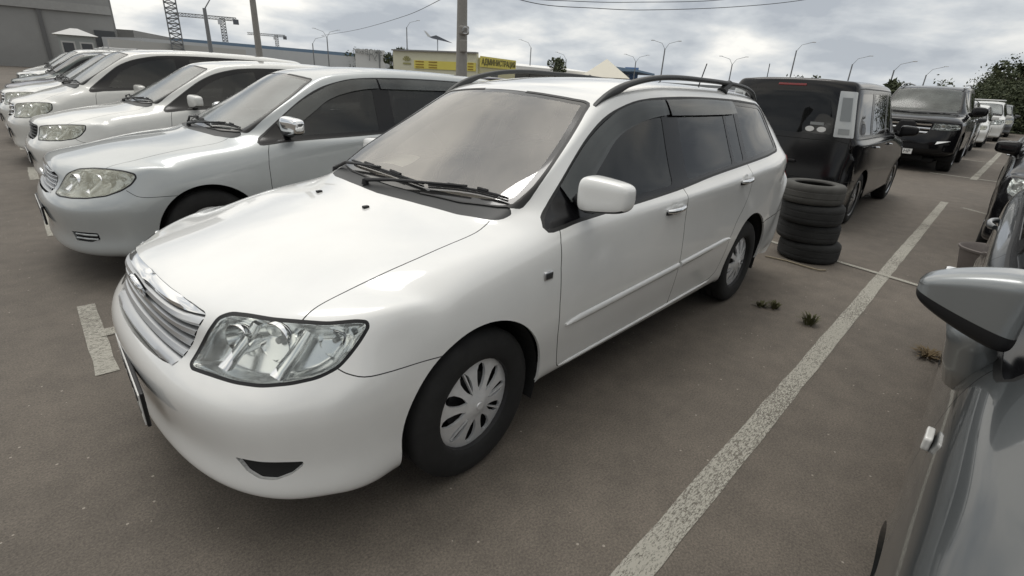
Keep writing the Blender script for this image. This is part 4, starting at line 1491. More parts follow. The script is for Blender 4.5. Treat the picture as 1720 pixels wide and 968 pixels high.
for x in (1.4, 2.1, 2.8): rk.tube([(x, -.55, 1.72), (x, .55, 1.72)], .018, 6)
rk.build('roof_rack', [SATIN], s7)

# right neighbour, seen from above its wing
nb = car('parked_hatchback', 'steel grey car at the right edge with rounded silver door mirror', (-.10, -2.875, 0), pm=GREYCAR, ft=dict(LAMP_BOX, fog=None, panes=NOVIS), visor=False, level=4,
    grille='dark', group='cars of the front row', moulding=False, mirror_mat=paint('mirror_silver_paint', (.24, .255, .26), .6, .28, .02), mirror_taper=.48, emblem=False, handle_mat=GREYCAR, mirror_pos=(.53, .862, 1.018), mirror_size=(.135, .18, .165), interior=True)[0]
for c in list(nb.children_recursive):
    if c.name.startswith('arm') and c.parent.location.y > 0: bpy.data.objects.remove(c)
st_ = MB(); st_.tube([(.525, .838, .975), (.545, .828, .92), (.575, .818, .86), (.60, .80, .80)], [.054, .050, .052, .056], 18, sx=.8); st_.build('mirror_stem', [paint('mirror_silver_paint', (.24, .255, .26), .6, .28, .02)], nb, smooth=True)
for sg in (1,):
    V, F = grid_box((.362, sg*.838, .735), (.062, .016, .034), 2, 2, 2); subd('side_marker', V, F, [mat('marker_pale', (.62, .62, .60), .2, coat=1)], nb, 2)

# ---- black box-shaped compact van (its tail towards the camera)
BOX = dict(
 nose=[(-.66,0,.86),(-.655,.2,.86),(-.64,.38,.86),(-.61,.50,.855),(-.57,.60,.85),(-.52,.68,.845),(-.45,.74,.84),(-.36,.785,.83)],
 rows=[((-.40,.93),(-.38,.45,.925),(-.36,.58,.92),(-.32,.67,.915),(-.28,.73,.90),(-.24,.785,.86)),
  ((-.1,.97),(-.08,.5,.965),(-.06,.62,.955),(-.04,.70,.945),(-.02,.75,.93),(0,.80,.88)),
  ((.15,1.0),(.2,.60,.99),(.24,.67,.985),(.28,.72,.97),(.3,.76,.955),(.34,.81,.91)),
  ((.38,1.22),(.44,.60,1.21),(.48,.65,1.2),(.52,.72,1.08),(.54,.77,.985),(.56,.815,.93)),
  ((.60,1.45),(.68,.58,1.43),(.72,.63,1.41),(.72,.70,1.2),(.72,.775,1.0),(.72,.82,.94)),
  ((.78,1.57),(.86,.56,1.55),(.92,.635,1.50),(.92,.71,1.25),(.92,.78,1.01),(.92,.825,.95)),
  ((1.2,1.62),(1.2,.56,1.60),(1.2,.66,1.545),(1.2,.72,1.27),(1.2,.79,1.02),(1.2,.83,.95)),
  ((1.8,1.635),(1.8,.57,1.615),(1.8,.67,1.555),(1.8,.73,1.28),(1.8,.79,1.02),(1.8,.835,.95)),
  ((2.4,1.635),(2.4,.57,1.615),(2.4,.67,1.555),(2.4,.73,1.28),(2.4,.79,1.02),(2.4,.835,.95)),
  ((2.93,1.62),(2.90,.56,1.60),(2.87,.665,1.545),(2.89,.725,1.28),(2.91,.785,1.02),(2.92,.825,.95))],
 tail=[(3.10,0,1.595),(3.10,.2,1.593),(3.095,.38,1.588),(3.08,.52,1.575),(3.055,.635,1.53),(3.08,.70,1.27),(3.095,.76,1.02),(3.10,.79,.96)],
 front=dict(z=[0,.70,.55,.40,.26,.19], x=[0,-.69,-.71,-.72,-.70,-.5], a=[0,.2,.38,.52,.64,.73,.78,.815], off=[0,.005,.015,.035,.07,.13,.21,.32], k=[1]*6, w=[1,1,1,1,1,.95], t1=.5),
 side=dict(z=[.75,.62,.48,.35,.25,.19], inset=[.006,0,.002,.01,.03,.15], amax=([-.4,0,2.5,3.1],[.82,.842,.845,.82])),
 rear=dict(z=[1.1,.9,.70,.52,.34,.22], prof=([.2,.35,.5,.8,.95,1.0,1.6],[3.12,3.19,3.20,3.17,3.15,3.145,3.10]), a=[0,.2,.4,.55,.67,.75,.79,.815], off=[0,.0,.006,.015,.03,.055,.09,.13], k=[.5,.8,1,1,1,1], w=[.93,1,1,1,1,.97]),
)
def box_extra(sh, w2, w3, wt_):
    bk = lambda c: c.x > 2.9
    sh.cut(rounded([(.50,1.505),(.655,1.50),(.745,1.03),(.555,1.03)], .01, 2), (-1, 0, 0), 'pillar_lamp', where=bk, only=['body', 'dlo', 'seal', 'w3', 'rear_glass'])
    sh.line([(-.02, .985), (.40, .985), (.60, .99), (.72, .97), (.74, .5), (.70, .40), (-.02, .40)], .008, 'gap', (-1, 0, 0), only=['body'], where=bk)
box_ft = dict(arch=[(0,.31,.35),(2.5,.31,.35)], wheels=[(0,.83),(2.5,.83)], fog=None, grille=None, extra=box_extra,
 dlo=[(.42,.985),(.52,1.13),(.66,1.32),(.80,1.46),(.95,1.52),(1.4,1.535),(2.4,1.535),(2.98,1.525),(3.05,1.48),(3.08,1.30),(3.09,1.045),(3.0,1.02),(2.0,1.015),(1.0,1.0)],
 panes=[('w1',[(.68,1.03),(.80,1.30),(.98,1.48),(1.35,1.49),(1.37,1.035)]),('w2',[(1.50,1.04),(1.49,1.495),(2.25,1.495),(2.28,1.045)]),('w3',[(2.40,1.05),(2.38,1.495),(2.96,1.485),(3.03,1.06)])],
 doors=[('front_door',[(.42,1.0),(.40,.9),(.40,.6),(.42,.4),(.46,.28),(.6,.265),(1.4,.265),(1.43,.4),(1.43,1.0)]),('rear_door',[(1.43,1.0),(1.43,.4),(1.40,.265),(2.02,.27),(2.10,.42),(2.15,.62),(2.30,.74),(2.34,.8),(2.34,1.02)])],
 handles={'front_door':(1.28,.90),'rear_door':(2.18,.90)}, hood=[(-.45,.60),(-.2,.62),(0,.63),(.12,.62)], hoodfront=[(-.64,-.03),(-.63,.3),(-.58,.5)],
 ws=[(.19,-.03),(.20,.3),(.24,.58),(.30,.64),(.45,.625),(.65,.60),(.80,.57),(.80,.50),(.77,.2),(.76,-.03)], cowl=[(.14,-.03),(.15,.3),(.18,.60),(.24,.64),(.30,.64),(.24,.58),(.20,.3),(.19,-.03)],
 headlight=[(-.63,.45,.83),(-.50,.70,.82),(-.44,.75,.80),(-.50,.75,.70),(-.62,.60,.68),(-.67,.45,.68)], bumpseam=[(-.45,.68),(-.40,.62),(-.36,.60),(-.1,.60)],
 rearglass=[(-.03,1.50),(.40,1.50),(.485,1.49),(.53,1.05),(-.03,1.045)], taillight=True, tailside=[(9,9),(9.1,9),(9.1,9.1)], rearbump=[(2.85,.55),(3.0,.56),(3.3,.56)], bowls=[(-.60,.55,.75,.05)], fins=[])
bb, Sb, shb, _ = car('parked_box_van', 'black box shaped compact van seen from behind, beyond the tyre stack', (8.78, .02, 0), spec=BOX, ft=box_ft, pm=BLACK, level=3, wz=math.pi,
    side_glass=DARKG, moulding=False, emblem=False, style='multi', rim=SATIN, wheel_r=.31, rr=.215, group='cars parked behind', mirror_pos=(.58, .93, 1.05), interior=False, visor=False)
for sg, sd in ((-1, 'l'), (1, 'r')):
    pl_ = shb.emit('tail_lamp', ['pillar_lamp'], [mat('lamp_housing_pale', (.50, .52, .52), .25, .2, coat=1)], bb, sg, .02, .004)
    q = MB()
    for z0_, z1_ in ((1.20, 1.44), (1.06, 1.12)):
        vs = []
        for (z, f0, f1) in ((z0_, .22, .80), (z1_, .22, .80)):
            yi = lambda f, z: np.interp(z, [1.03, 1.505], [.555, .50])*(1-f) + np.interp(z, [1.03, 1.505], [.745, .655])*f
            for f in (f0, f1):
                p = Sb.rear(sg*yi(f, z), z)[0]; vs.append((p.x+.012, p.y, p.z))
        q = MB(); q.add(vs, [[0, 1, 3, 2]] if sg > 0 else [[2, 3, 1, 0]])
        q.build('lamp_lens', [mat('lamp_lens_grey', (.22, .235, .235), .15, coat=1)], pl_)
# tailgate details
p = Sb.rear(.05, .80)[0]
def on_rear(y, z, w, h, mt, name, d=.006):
    p = Sb.rear(y, z)[0]
    q = MB(); q.box((p.x+d/2, y, z), (d, w, h), bev=min(d, h)*.3); return q.build(name, [mt], bb)
on_rear(.0, .60, .34, .15, PLATE, 'rear_plate', .014)
text_mesh('plate_characters', 'B 634 AM', .075, INK, bb, Matrix.Translation((Sb.rear(0, .6)[0].x+.0148, 0, .60)) @ Matrix.Rotation(R(90), 4, 'Z') @ Matrix.Rotation(R(90), 4, 'X'), .0006)
on_rear(.0, .73, .50, .035, PLASTIC, 'tailgate_handle', .03)
on_rear(-.56, .44, .16, .07, REDLENS, 'rear_reflector', .02); on_rear(.56, .44, .16, .07, REDLENS, 'rear_reflector', .02)
on_rear(0, 1.555, .30, .022, REDLENS, 'high_brake_light', .012)
for y in (.30, .42):
    p = Sb.rear(y, 1.10)[0]
    q = MB(); q.lathe([(0, .004), (.045, .004), (.047, .0)], 20, M=Matrix.Translation((p.x+.002, y, 1.095)) @ Matrix.Rotation(R(90), 4, 'Y') @ Matrix.Diagonal((.62, 1, 1, 1)))
    q.build('oval_sticker', [PLATE], bb)
on_rear(.36, 1.155, .14, .03, mat('sticker_grey', (.25, .26, .26), .5), 'sticker', .003)
q = MB(); p = Sb.rear(-.40, 1.07)[0]
q.tube([(p.x+.02, -.58, 1.055), (p.x+.03, -.50, 1.09), (p.x+.03, -.22, 1.10)], [.022, .012, .009], 8); q.build('rear_wiper', [PLASTIC], bb)
p = Sb.top(2.75, -.42)[0]
q = MB(); q.lathe([(0, .022), (.012, .02), (.03, 0)], 12, M=Matrix.Translation(p)); q.tube([p, p + Vector((.01, 0, .17))], .005, 6); q.build('aerial', [PLASTIC], bb)

# ---- black full-size off-road car
OFF = dict(
 nose=[(-.80,0,1.10),(-.80,.25,1.10),(-.79,.45,1.10),(-.76,.62,1.09),(-.71,.75,1.08),(-.64,.84,1.07),(-.56,.90,1.06),(-.45,.935,1.04)],
 rows=[((-.5,1.17),(-.48,.5,1.175),(-.46,.68,1.165),(-.42,.80,1.15),(-.38,.87,1.13),(-.32,.94,1.07)),
  ((0,1.19),(.02,.55,1.205),(.04,.72,1.195),(.06,.82,1.18),(.08,.885,1.16),(.1,.955,1.09)),
  ((.45,1.22),(.5,.72,1.22),(.54,.79,1.21),(.56,.85,1.20),(.58,.90,1.18),(.6,.965,1.11)),
  ((.72,1.42),(.78,.70,1.41),(.82,.76,1.40),(.84,.84,1.29),(.86,.905,1.21),(.88,.97,1.13)),
  ((1.02,1.66),(1.1,.66,1.645),(1.14,.715,1.62),(1.14,.80,1.4),(1.14,.91,1.22),(1.14,.97,1.13)),
  ((1.25,1.78),(1.35,.63,1.76),(1.4,.70,1.72),(1.4,.79,1.45),(1.4,.91,1.23),(1.4,.97,1.13)),
  ((1.8,1.84),(1.8,.64,1.82),(1.8,.73,1.76),(1.8,.81,1.48),(1.8,.91,1.24),(1.8,.975,1.13)),
  ((2.6,1.85),(2.6,.64,1.83),(2.6,.73,1.77),(2.6,.81,1.48),(2.6,.91,1.24),(2.6,.975,1.13)),
  ((3.4,1.84),(3.4,.62,1.82),(3.4,.72,1.76),(3.42,.80,1.48),(3.44,.90,1.24),(3.44,.96,1.13))],
 tail=[(3.88,0,1.79),(3.88,.2,1.79),(3.87,.4,1.78),(3.85,.56,1.76),(3.82,.68,1.70),(3.88,.77,1.46),(3.92,.85,1.22),(3.92,.90,1.13)],
 front=dict(z=[0,.85,.68,.52,.38,.30], x=[0,-.86,-.90,-.91,-.86,-.6], a=[0,.25,.46,.63,.76,.85,.91,.955], off=[0,.01,.03,.07,.12,.20,.30,.44], k=[1]*6, w=[1,1,1,1,.98,.9], t1=.5),
 side=dict(z=[.95,.80,.65,.50,.40,.34], inset=[.006,0,.004,.01,.03,.15], amax=([-.4,0,3.2,3.9],[.955,.985,.985,.95])),
 rear=dict(z=[1.3,1.1,.9,.65,.45,.36], prof=([.3,.5,.8,1.1,1.2,1.8],[3.98,4.04,4.04,4.0,3.98,3.86]), a=[0,.25,.46,.63,.76,.85,.91,.955], off=[0,.0,.01,.03,.06,.10,.16,.24], k=[.5,.8,1,1,1,1], w=[.93,1,1,1,1,.97]),
)
off_ft = dict(half=.98, arch=[(0,.42,.46),(2.85,.42,.46)], wheels=[(0,.97),(2.85,.97)],
 dlo=[(.62,1.215),(.85,1.40),(1.10,1.60),(1.30,1.70),(1.6,1.735),(2.6,1.745),(3.4,1.735),(3.70,1.71),(3.80,1.62),(3.84,1.30),(3.70,1.25),(2.0,1.245),(1.0,1.23)],
 panes=[('w1',[(.92,1.27),(1.12,1.52),(1.35,1.67),(1.75,1.70),(1.76,1.27)]),('w2',[(1.90,1.28),(1.90,1.705),(2.75,1.705),(2.76,1.28)]),('w3',[(2.90,1.28),(2.90,1.70),(3.60,1.68),(3.74,1.28)])],
 doors=[('front_door',[(.62,1.2),(.60,1.1),(.60,.8),(.62,.6),(.66,.45),(.8,.43),(1.80,.43),(1.82,.6),(1.82,1.24)]),('rear_door',[(1.82,1.24),(1.82,.6),(1.80,.43),(2.30,.43),(2.38,.62),(2.48,.82),(2.66,.95),(2.80,1.0),(2.82,1.24)])],
 handles={'front_door':(1.66,1.08),'rear_door':(2.66,1.10)},
 hood=[(-.50,.74),(-.3,.76),(0,.78),(.3,.78),(.42,.76)], hoodfront=[(-.77,-.03),(-.77,.3),(-.72,.5),(-.60,.70)],
 ws=[(.50,-.03),(.51,.4),(.54,.66),(.60,.735),(.75,.735),(.95,.695),(1.20,.65),(1.28,.62),(1.26,.4),(1.24,-.03)], cowl=[(.44,-.03),(.45,.4),(.48,.68),(.54,.75),(.60,.735),(.54,.66),(.51,.4),(.50,-.03)],
 headlight=[(-.82,.47,1.04),(-.72,.70,1.03),(-.58,.88,1.02),(-.50,.93,1.00),(-.54,.94,.93),(-.66,.86,.90),(-.80,.68,.895),(-.86,.47,.90)], hl_dir=(-.9,.42,.1),
 bumpseam=[(-.50,.88),(-.47,.80),(-.44,.76),(-.30,.74),(-.1,.74)],
 grille=[(-.03,1.055),(.30,1.055),(.44,1.04),(.43,.86),(.36,.80),(-.03,.78)],
 fog=[(-.90,.62,.66),(-.78,.84,.68),(-.70,.89,.60),(-.88,.66,.60)], bowls=[(-.815,.58,.965,.05),(-.735,.74,.965,.05)], fins=[],
 intake=[(-.03,.60),(.50,.60),(.55,.50),(-.03,.48)], rearglass=[(-.03,1.70),(.5,1.69),(.7,1.28),(-.03,1.27)], taillight=True, tailside=[(3.75,1.2),(4.2,1.2),(4.2,.95),(3.75,.95)], rearbump=[(3.5,.7),(3.8,.7),(4.2,.7)], plate='M 371 HP')
lc, Sl, shl, _ = car('parked_off_road_car', 'black full size off-road car with chrome barred grille facing the camera', (14.45, -.20, 0), spec=OFF, ft=off_ft, pm=BLACK, level=3,
    side_glass=DARKG, ws_mat=DIMWS, moulding=False, emblem=False, grille='bars', style='spoke5', rim=SATIN, wheel_r=.40, wheel_w=.26, rr=.25, group='cars parked behind', mirror_pos=(.80, 1.08, 1.29), mirror_size=(.15, .27, .20), interior=True, visor=False)
V, F = grid_box((Sl.front(0, .94)[0].x-.02, 0, .93), (.05, .36, .24), 2, 3, 2, lambda p, i, j, k: (p[0], p[1]*(1.25-.5*k), p[2])); subd('grille_badge_cover', V, F, [PLASTIC], lc, 2)
for sg in (-1, 1):
    r_ = MB(); r_.tube([(1.3, sg*.62, 1.79), (1.45, sg*.62, 1.86), (2.4, sg*.64, 1.90), (3.4, sg*.62, 1.88), (3.55, sg*.6, 1.82)], .018, 8); r_.build('roof_rail', [SATIN], lc, angle=60)
    b_ = MB(); b_.add([(-.93, sg*.64, .67), (-.80, sg*.86, .69), (-.905, sg*.66, .62), (-.95, sg*.62, .61)], [[0, 1, 2, 3], [3, 2, 1, 0]]); b_.build('fog_lamp_trim', [CHROME], lc)

# ---- cars further off: copies of whole cars with their parts
def dup(src, loc, rz, label, group, sc=None):
    c = copy_tree(src); c.location = loc; c.rotation_euler = (0, 0, rz); c['label'] = label; c['group'] = group
    return c
def recolour(root_, old, new):
    for o in [root_] + list(root_.children_recursive):
        if o.type == 'MESH' and any(m_ is old for m_ in o.data.materials):
            o.data = o.data.copy()
            for i, m_ in enumerate(o.data.materials):
                if m_ is old: o.data.materials[i] = new
d = dup(s3, (19.9, -.30, 0), 0, 'grey people carrier right behind the black off-road car', 'cars parked behind'); recolour(d, PEARL, DKGREY)
d = dup(s2, (25.3, -.45, 0), 0, 'small white saloon further back, in line with the black off-road car', 'cars parked behind')
d = dup(s7, (30.8, -.75, 0), 0, 'white tall car near the dark trees at the right', 'cars parked behind')
d = dup(s3, (36.5, -1.0, 0), 0, 'dim grey carrier, farthest car before the dark trees', 'cars parked behind'); recolour(d, PEARL, DKGREY)
d = dup(s5, (6.25, -2.86, 0), 0, 'black car behind the steel grey one, at the right edge', 'cars parked behind'); recolour(d, PURPLE, BLACK)
d = dup(s7, (13.2, -3.2, 0), 0, 'black tall car at the right edge, beyond the other black car', 'cars parked behind'); recolour(d, WHITE2, BLACK)
k = 0
for i, (src, y, x, nm) in enumerate([(s2, 2.9, 14.4, 'white saloon in the rear row behind the black box van'), (s5, 5.7, 14.6, 'purple saloon in the rear row behind the silver estate'), (s3, 8.6, 14.8, 'pearl carrier in the rear row behind the white saloon'),
        (s1, 11.5, 14.9, 'silver estate in the rear row, left of the pearl carrier'), (s2, 14.4, 15.1, 'white saloon in the rear row, left of the silver estate'), (s5, 17.3, 15.3, 'purple saloon in the rear row, leftmost')]):
    dup(src, (x, y, 0), ROW, nm, 'cars of the rear row')
for i, (src, y, nm) in enumerate([(s7, 21.6, 'white off-road car left of the one with the roof rack'), (s2, 24.6, 'white saloon far along the front row'), (s3, 27.6, 'pearl carrier far along the front row'), (s2, 30.6, 'white saloon farthest along the front row')]):
    dup(src, (row_x(y), y, 0), ROW, nm, 'cars of the front row')
for o in (s6,):
    for c in o.children:
        if c.name.startswith('body'): pass
# ================================================================= ground and things on it
CAMPOS = Vector((-1.0788, -1.9717, 1.4320))
def ray(px, py):
    return (fw + rt2*((px-860)/850.6) - up2*((py-484)/850.6))
def at(px, py, dist):
    """point seen at that place of the photograph, `dist` metres away along the ground"""
    d = ray(px, py); h = math.hypot(d.x, d.y)
    return CAMPOS + d*(dist/h)
def ground_mat():
    mm = bpy.data.materials.new('asphalt'); mm.use_nodes = True; nt = mm.node_tree; b = nt.nodes['Principled BSDF']
    L = nt.links.new
    tc = nt.nodes.new('ShaderNodeTexCoord')
    def noise(s, d=6, r=.6):
        n = nt.nodes.new('ShaderNodeTexNoise'); n.inputs['Scale'].default_value = s; n.inputs['Detail'].default_value = d; n.inputs['Roughness'].default_value = r
        L(tc.outputs['Object'], n.inputs['Vector']); return n.outputs[0]
    def ramp(v, a, b_, ca, cb):
        r = nt.nodes.new('ShaderNodeValToRGB'); r.color_ramp.elements[0].position = a; r.color_ramp.elements[1].position = b_
        r.color_ramp.elements[0].color = (*ca, 1); r.color_ramp.elements[1].color = (*cb, 1); L(v, r.inputs[0]); return r.outputs[0]
    def mix(f, a, b_, mode='MIX'):
        m_ = nt.nodes.new('ShaderNodeMixRGB'); m_.blend_type = mode
        if isinstance(f, float): m_.inputs[0].default_value = f
        else: L(f, m_.inputs[0])
        L(a, m_.inputs[1]); L(b_, m_.inputs[2]); return m_.outputs[0]
    base = ramp(noise(.35, 5, .6), .35, .68, (.100, .088, .075), (.138, .121, .102))
    med = ramp(noise(6, 8, .7), .3, .7, (.78, .78, .78), (1.16, 1.155, 1.15))
    fine = ramp(noise(120, 3, .85), .34, .68, (.62, .61, .60), (1.42, 1.40, 1.37))
    c = mix(1.0, base, med, 'MULTIPLY'); c = mix(1.0, c, fine, 'MULTIPLY')
    vo = nt.nodes.new('ShaderNodeTexVoronoi'); vo.inputs['Scale'].default_value = 34; L(tc.outputs['Object'], vo.inputs['Vector'])
    vs = nt.nodes.new('ShaderNodeSeparateColor'); L(vo.outputs['Color'], vs.inputs[0])
    # sparse pale grit
    lt = nt.nodes.new('ShaderNodeMath'); lt.operation = 'LESS_THAN'; lt.inputs[1].default_value = .16; L(vo.outputs['Distance'], lt.inputs[0])
    gt = nt.nodes.new('ShaderNodeMath'); gt.operation = 'GREATER_THAN'; gt.inputs[1].default_value = .955; L(vs.outputs[0], gt.inputs[0])
    an = nt.nodes.new('ShaderNodeMath'); an.operation = 'MULTIPLY'; L(lt.outputs[0], an.inputs[0]); L(gt.outputs[0], an.inputs[1])
    gr = nt.nodes.new('ShaderNodeRGB'); gr.outputs[0].default_value = (.30, .27, .23, 1)
    c = mix(an.outputs[0], c, gr.outputs[0])
    # oil stains
    st = ramp(noise(.9, 4, .5), .66, .74, (0, 0, 0), (1, 1, 1)); dk = nt.nodes.new('ShaderNodeRGB'); dk.outputs[0].default_value = (.05, .047, .043, 1)
    sm = nt.nodes.new('ShaderNodeMath'); sm.operation = 'MULTIPLY'; sm.inputs[1].default_value = .2; L(st, sm.inputs[0])
    c = mix(sm.outputs[0], c, dk.outputs[0])
    L(c, b.inputs['Base Color']); b.inputs['Roughness'].default_value = .80; b.inputs['Specular IOR Level'].default_value = .5
    bu = nt.nodes.new('ShaderNodeBump'); bu.inputs['Strength'].default_value = .55; bu.inputs['Distance'].default_value = .004
    L(noise(110, 4, .75), bu.inputs['Height']); L(bu.outputs[0], b.inputs['Normal'])
    return mm
G = []
gx = [-600, -30, -4, -2, 0, 2, 4, 8, 16, 40, 120, 900]; gy = [-600, -40, -8, -4, -2, 0, 2, 4, 10, 30, 100, 900]
vs = [(x, y, 0) for x in gx for y in gy]
fs = [[i*len(gy)+j, (i+1)*len(gy)+j, (i+1)*len(gy)+j+1, i*len(gy)+j+1] for i in range(len(gx)-1) for j in range(len(gy)-1)]
tag(mesh_obj('ground', vs, fs, [ground_mat()]), kind='structure')

def line_mat(seed):
    mm = bpy.data.materials.new('worn_line_paint'); mm.use_nodes = True; nt = mm.node_tree; L = nt.links.new
    b = nt.nodes['Principled BSDF']; b.inputs['Roughness'].default_value = .8
    o = nt.nodes['Material Output']; tc = nt.nodes.new('ShaderNodeTexCoord')
    mp = nt.nodes.new('ShaderNodeMapping'); mp.inputs['Scale'].default_value = (.55, 1.6, 1); mp.inputs['Location'].default_value = (seed, seed*2, 0); L(tc.outputs['Object'], mp.inputs[0])
    n = nt.nodes.new('ShaderNodeTexNoise'); n.inputs['Scale'].default_value = 110; n.inputs['Detail'].default_value = 6; n.inputs['Roughness'].default_value = .75; L(mp.outputs[0], n.inputs['Vector'])
    n2 = nt.nodes.new('ShaderNodeTexNoise'); n2.inputs['Scale'].default_value = 1.6; n2.inputs['Detail'].default_value = 3; L(tc.outputs['Object'], n2.inputs['Vector'])
    ad = nt.nodes.new('ShaderNodeMath'); ad.operation = 'MULTIPLY_ADD'; ad.inputs[1].default_value = .30; L(n2.outputs[0], ad.inputs[0]); L(n.outputs[0], ad.inputs[2])
    r = nt.nodes.new('ShaderNodeValToRGB'); r.color_ramp.elements[0].position = .64; r.color_ramp.elements[1].position = .79
    r.color_ramp.elements[0].color = (.9, .9, .9, 1); r.color_ramp.elements[1].color = (0.0, 0.0, 0.0, 1); L(ad.outputs[0], r.inputs[0])
    c = nt.nodes.new('ShaderNodeValToRGB'); c.color_ramp.elements[0].color = (.31, .30, .26, 1); c.color_ramp.elements[1].color = (.46, .445, .39, 1); L(n2.outputs[0], c.inputs[0])
    L(c.outputs[0], b.inputs['Base Color'])
    tr = nt.nodes.new('ShaderNodeBsdfTransparent'); mx_ = nt.nodes.new('ShaderNodeMixShader')
    L(r.outputs[0], mx_.inputs[0]); L(tr.outputs[0], mx_.inputs[1]); L(b.outputs[0], mx_.inputs[2]); L(mx_.outputs[0], o.inputs[0])
    return mm
LM = [line_mat(0), line_mat(3.7)]
def stripe(x0, y0, x1, y1, w, mi=0, z=.004):
    a = Vector((x0, y0, z)); b = Vector((x1, y1, z)); n = (b-a).normalized(); s_ = Vector((-n.y, n.x, 0))*w/2
    N = max(2, int((b-a).length/.15)); rnd = random.Random(int(x0*10+y0*7)); vs = []
    for i in range(N+1):
        p = a.lerp(b, i/N); j1 = rnd.uniform(-.004, .004); j2 = rnd.uniform(-.004, .004)
        vs += [p + s_*(1+j1/w*2), p - s_*(1+j2/w*2)]
    fs = [[2*i, 2*i+1, 2*i+3, 2*i+2] for i in range(N)]
    tag(mesh_obj('road_marking', vs, fs, [LM[mi]]), kind='structure')
stripe(-1.2, -1.516, 9.4, -1.516, .098)
stripe(4.9, .9, 4.02, -2.5, .06, 1, .008)
for y0, y1, x in ((.89, 1.88, -.84), (3.70, 4.76, -.70), (6.55, 7.55, -.54), (9.4, 10.4, -.38), (12.3, 13.3, -.2)):
    stripe(x-.01, y0, x+.06, y1, .09, 1); stripe(x+.04, (y0+y1)/2, x+5.0, (y0+y1)/2-.2, .10, 0, .008)
stripe(13.3, -1.66, 23.1, -1.86, .12); stripe(13.6, -.9, 13.4, -2.6, .10, 1, .008); stripe(23.5, -1.87, 33, -2.0, .12)
stripe(18.5, .9, 18.2, -2.8, .10, 1, .008)
stripe(9.1, -1.75, 8.6, -2.3, .07, 1)

# ---- stack of worn tyres behind the wagon
TT = MB(); w = .115
SC = .83
TT.lathe([(a*SC, b*SC) for a, b in [(.195, -.085), (.200, -.098), (.215, -.100), (.26, -.108), (.295, -.100), (.312, -.082), (.318, -.05), (.313, -.03), (.318, -.026), (.318, .026), (.313, .03), (.318, .05), (.312, .082), (.295, .100), (.26, .108), (.215, .100), (.200, .098), (.195, .085), (.215, .06), (.285, .04), (.285, -.04), (.215, -.06), (.195, -.085)]], 48)
tyre0 = TT.build('tyre', [mat('old_tyre', (.030, .031, .031), .8, dirt=.4, dscale=6)], angle=40)
cx_, cy_ = 4.29, -.88
for i, (dx, dy, tilt, az, lb) in enumerate([(0, 0, .2, 0, 'worn black tyre at the bottom of the stack behind the white estate'), (.012, .02, .5, 1, 'worn black tyre second from the bottom of the stack'), (-.01, -.005, -.4, 2, 'worn black tyre second from the top of the stack'), (.005, .005, .3, 3, 'worn grey black tyre on top of the stack')]):
    o = tyre0 if i == 0 else tyre0.copy()
    if i: col.objects.link(o)
    if i == 3: o.data = o.data.copy(); o.data.materials[0] = mat('dusty_tyre', (.085, .084, .078), .9, dirt=.35, dscale=5)
    o.location = (cx_+dx-.023*i, cy_+dy+.026*i, (.112 + .213*i)*SC); o.rotation_euler = (R(tilt), R(-tilt), az)
    tag(o, lb, 'tyre', 'tyres stacked on the asphalt')
tw = MB(); tw.tube([(3.93, -.62, .012), (3.96, -.80, .010), (3.92, -.98, .012), (3.90, -1.08, .014), (3.96, -1.13, .012)], .007, 6)
tag(tw.build('twig', [mat('dry_twig', (.28, .24, .17), .8)], smooth=True), 'thin pale stick lying at the foot of the tyre stack', 'stick')

# ---- bucket
bk = MB(); bk.lathe([(a*1.15, b*1.1) for a, b in [(0, .004), (.135, .0), (.140, .01), (.185, .26), (.195, .265), (.197, .28), (.190, .285), (.178, .272), (.135, .012), (0, .012)]], 32, M=Matrix.Translation((4.75, -2.14, 0)))
tag(bk.build('bucket', [mat('faded_bucket', (.17, .15, .14), .6, dirt=.3)], angle=40), 'round grey bucket on the asphalt behind the steel grey car mirror', 'bucket')

# ---- weeds
WEED = mat('weed_leaf', (.075, .075, .03), .8); DRY = mat('dry_weed', (.13, .095, .05), .9)
def weed(x, y, r, n, lb, h=.06, mt=WEED):
    b = MB(); rnd = random.Random(int(x*100))
    for i in range(n):
        a = rnd.uniform(0, 6.28); q = r*rnd.uniform(.0, .5); l = rnd.uniform(.5, 1.2)*h
        p = Vector((q*math.cos(a), q*math.sin(a), 0)); t = Vector((math.cos(a+.3), math.sin(a+.3), 0))
        tip = p + t*rnd.uniform(.3, 1)*r + Vector((0, 0, l)); m_ = (p+tip)/2 + Vector((0, 0, l*.35)); s_ = Vector((-t.y, t.x, 0))*.004
        b.add([p-s_, p+s_, m_+s_*1.4, m_-s_*1.4, tip], [[0, 1, 2, 3], [3, 2, 4]])
    o = b.build('weed', [mt]); o.location = (x, y, .001); tag(o, lb, 'weed', 'weeds in cracks of the asphalt')
def gpt(px, py):
    d = ray(px, py); t = -CAMPOS.z/d.z; p = CAMPOS + d*t; return p.x, p.y
weed(*gpt(1278, 515), .055, 40, 'low dark weed nearest the rear wheel of the white estate', .035)
weed(*gpt(1300, 519), .05, 45, 'small weed just right of the one by the rear wheel', .05)
weed(*gpt(1358, 545), .065, 50, 'spiky green weed beside the long white parking line', .07)
weed(*gpt(1558, 600), .09, 70, 'brown dry weed patch near the steel grey car', .04, DRY)

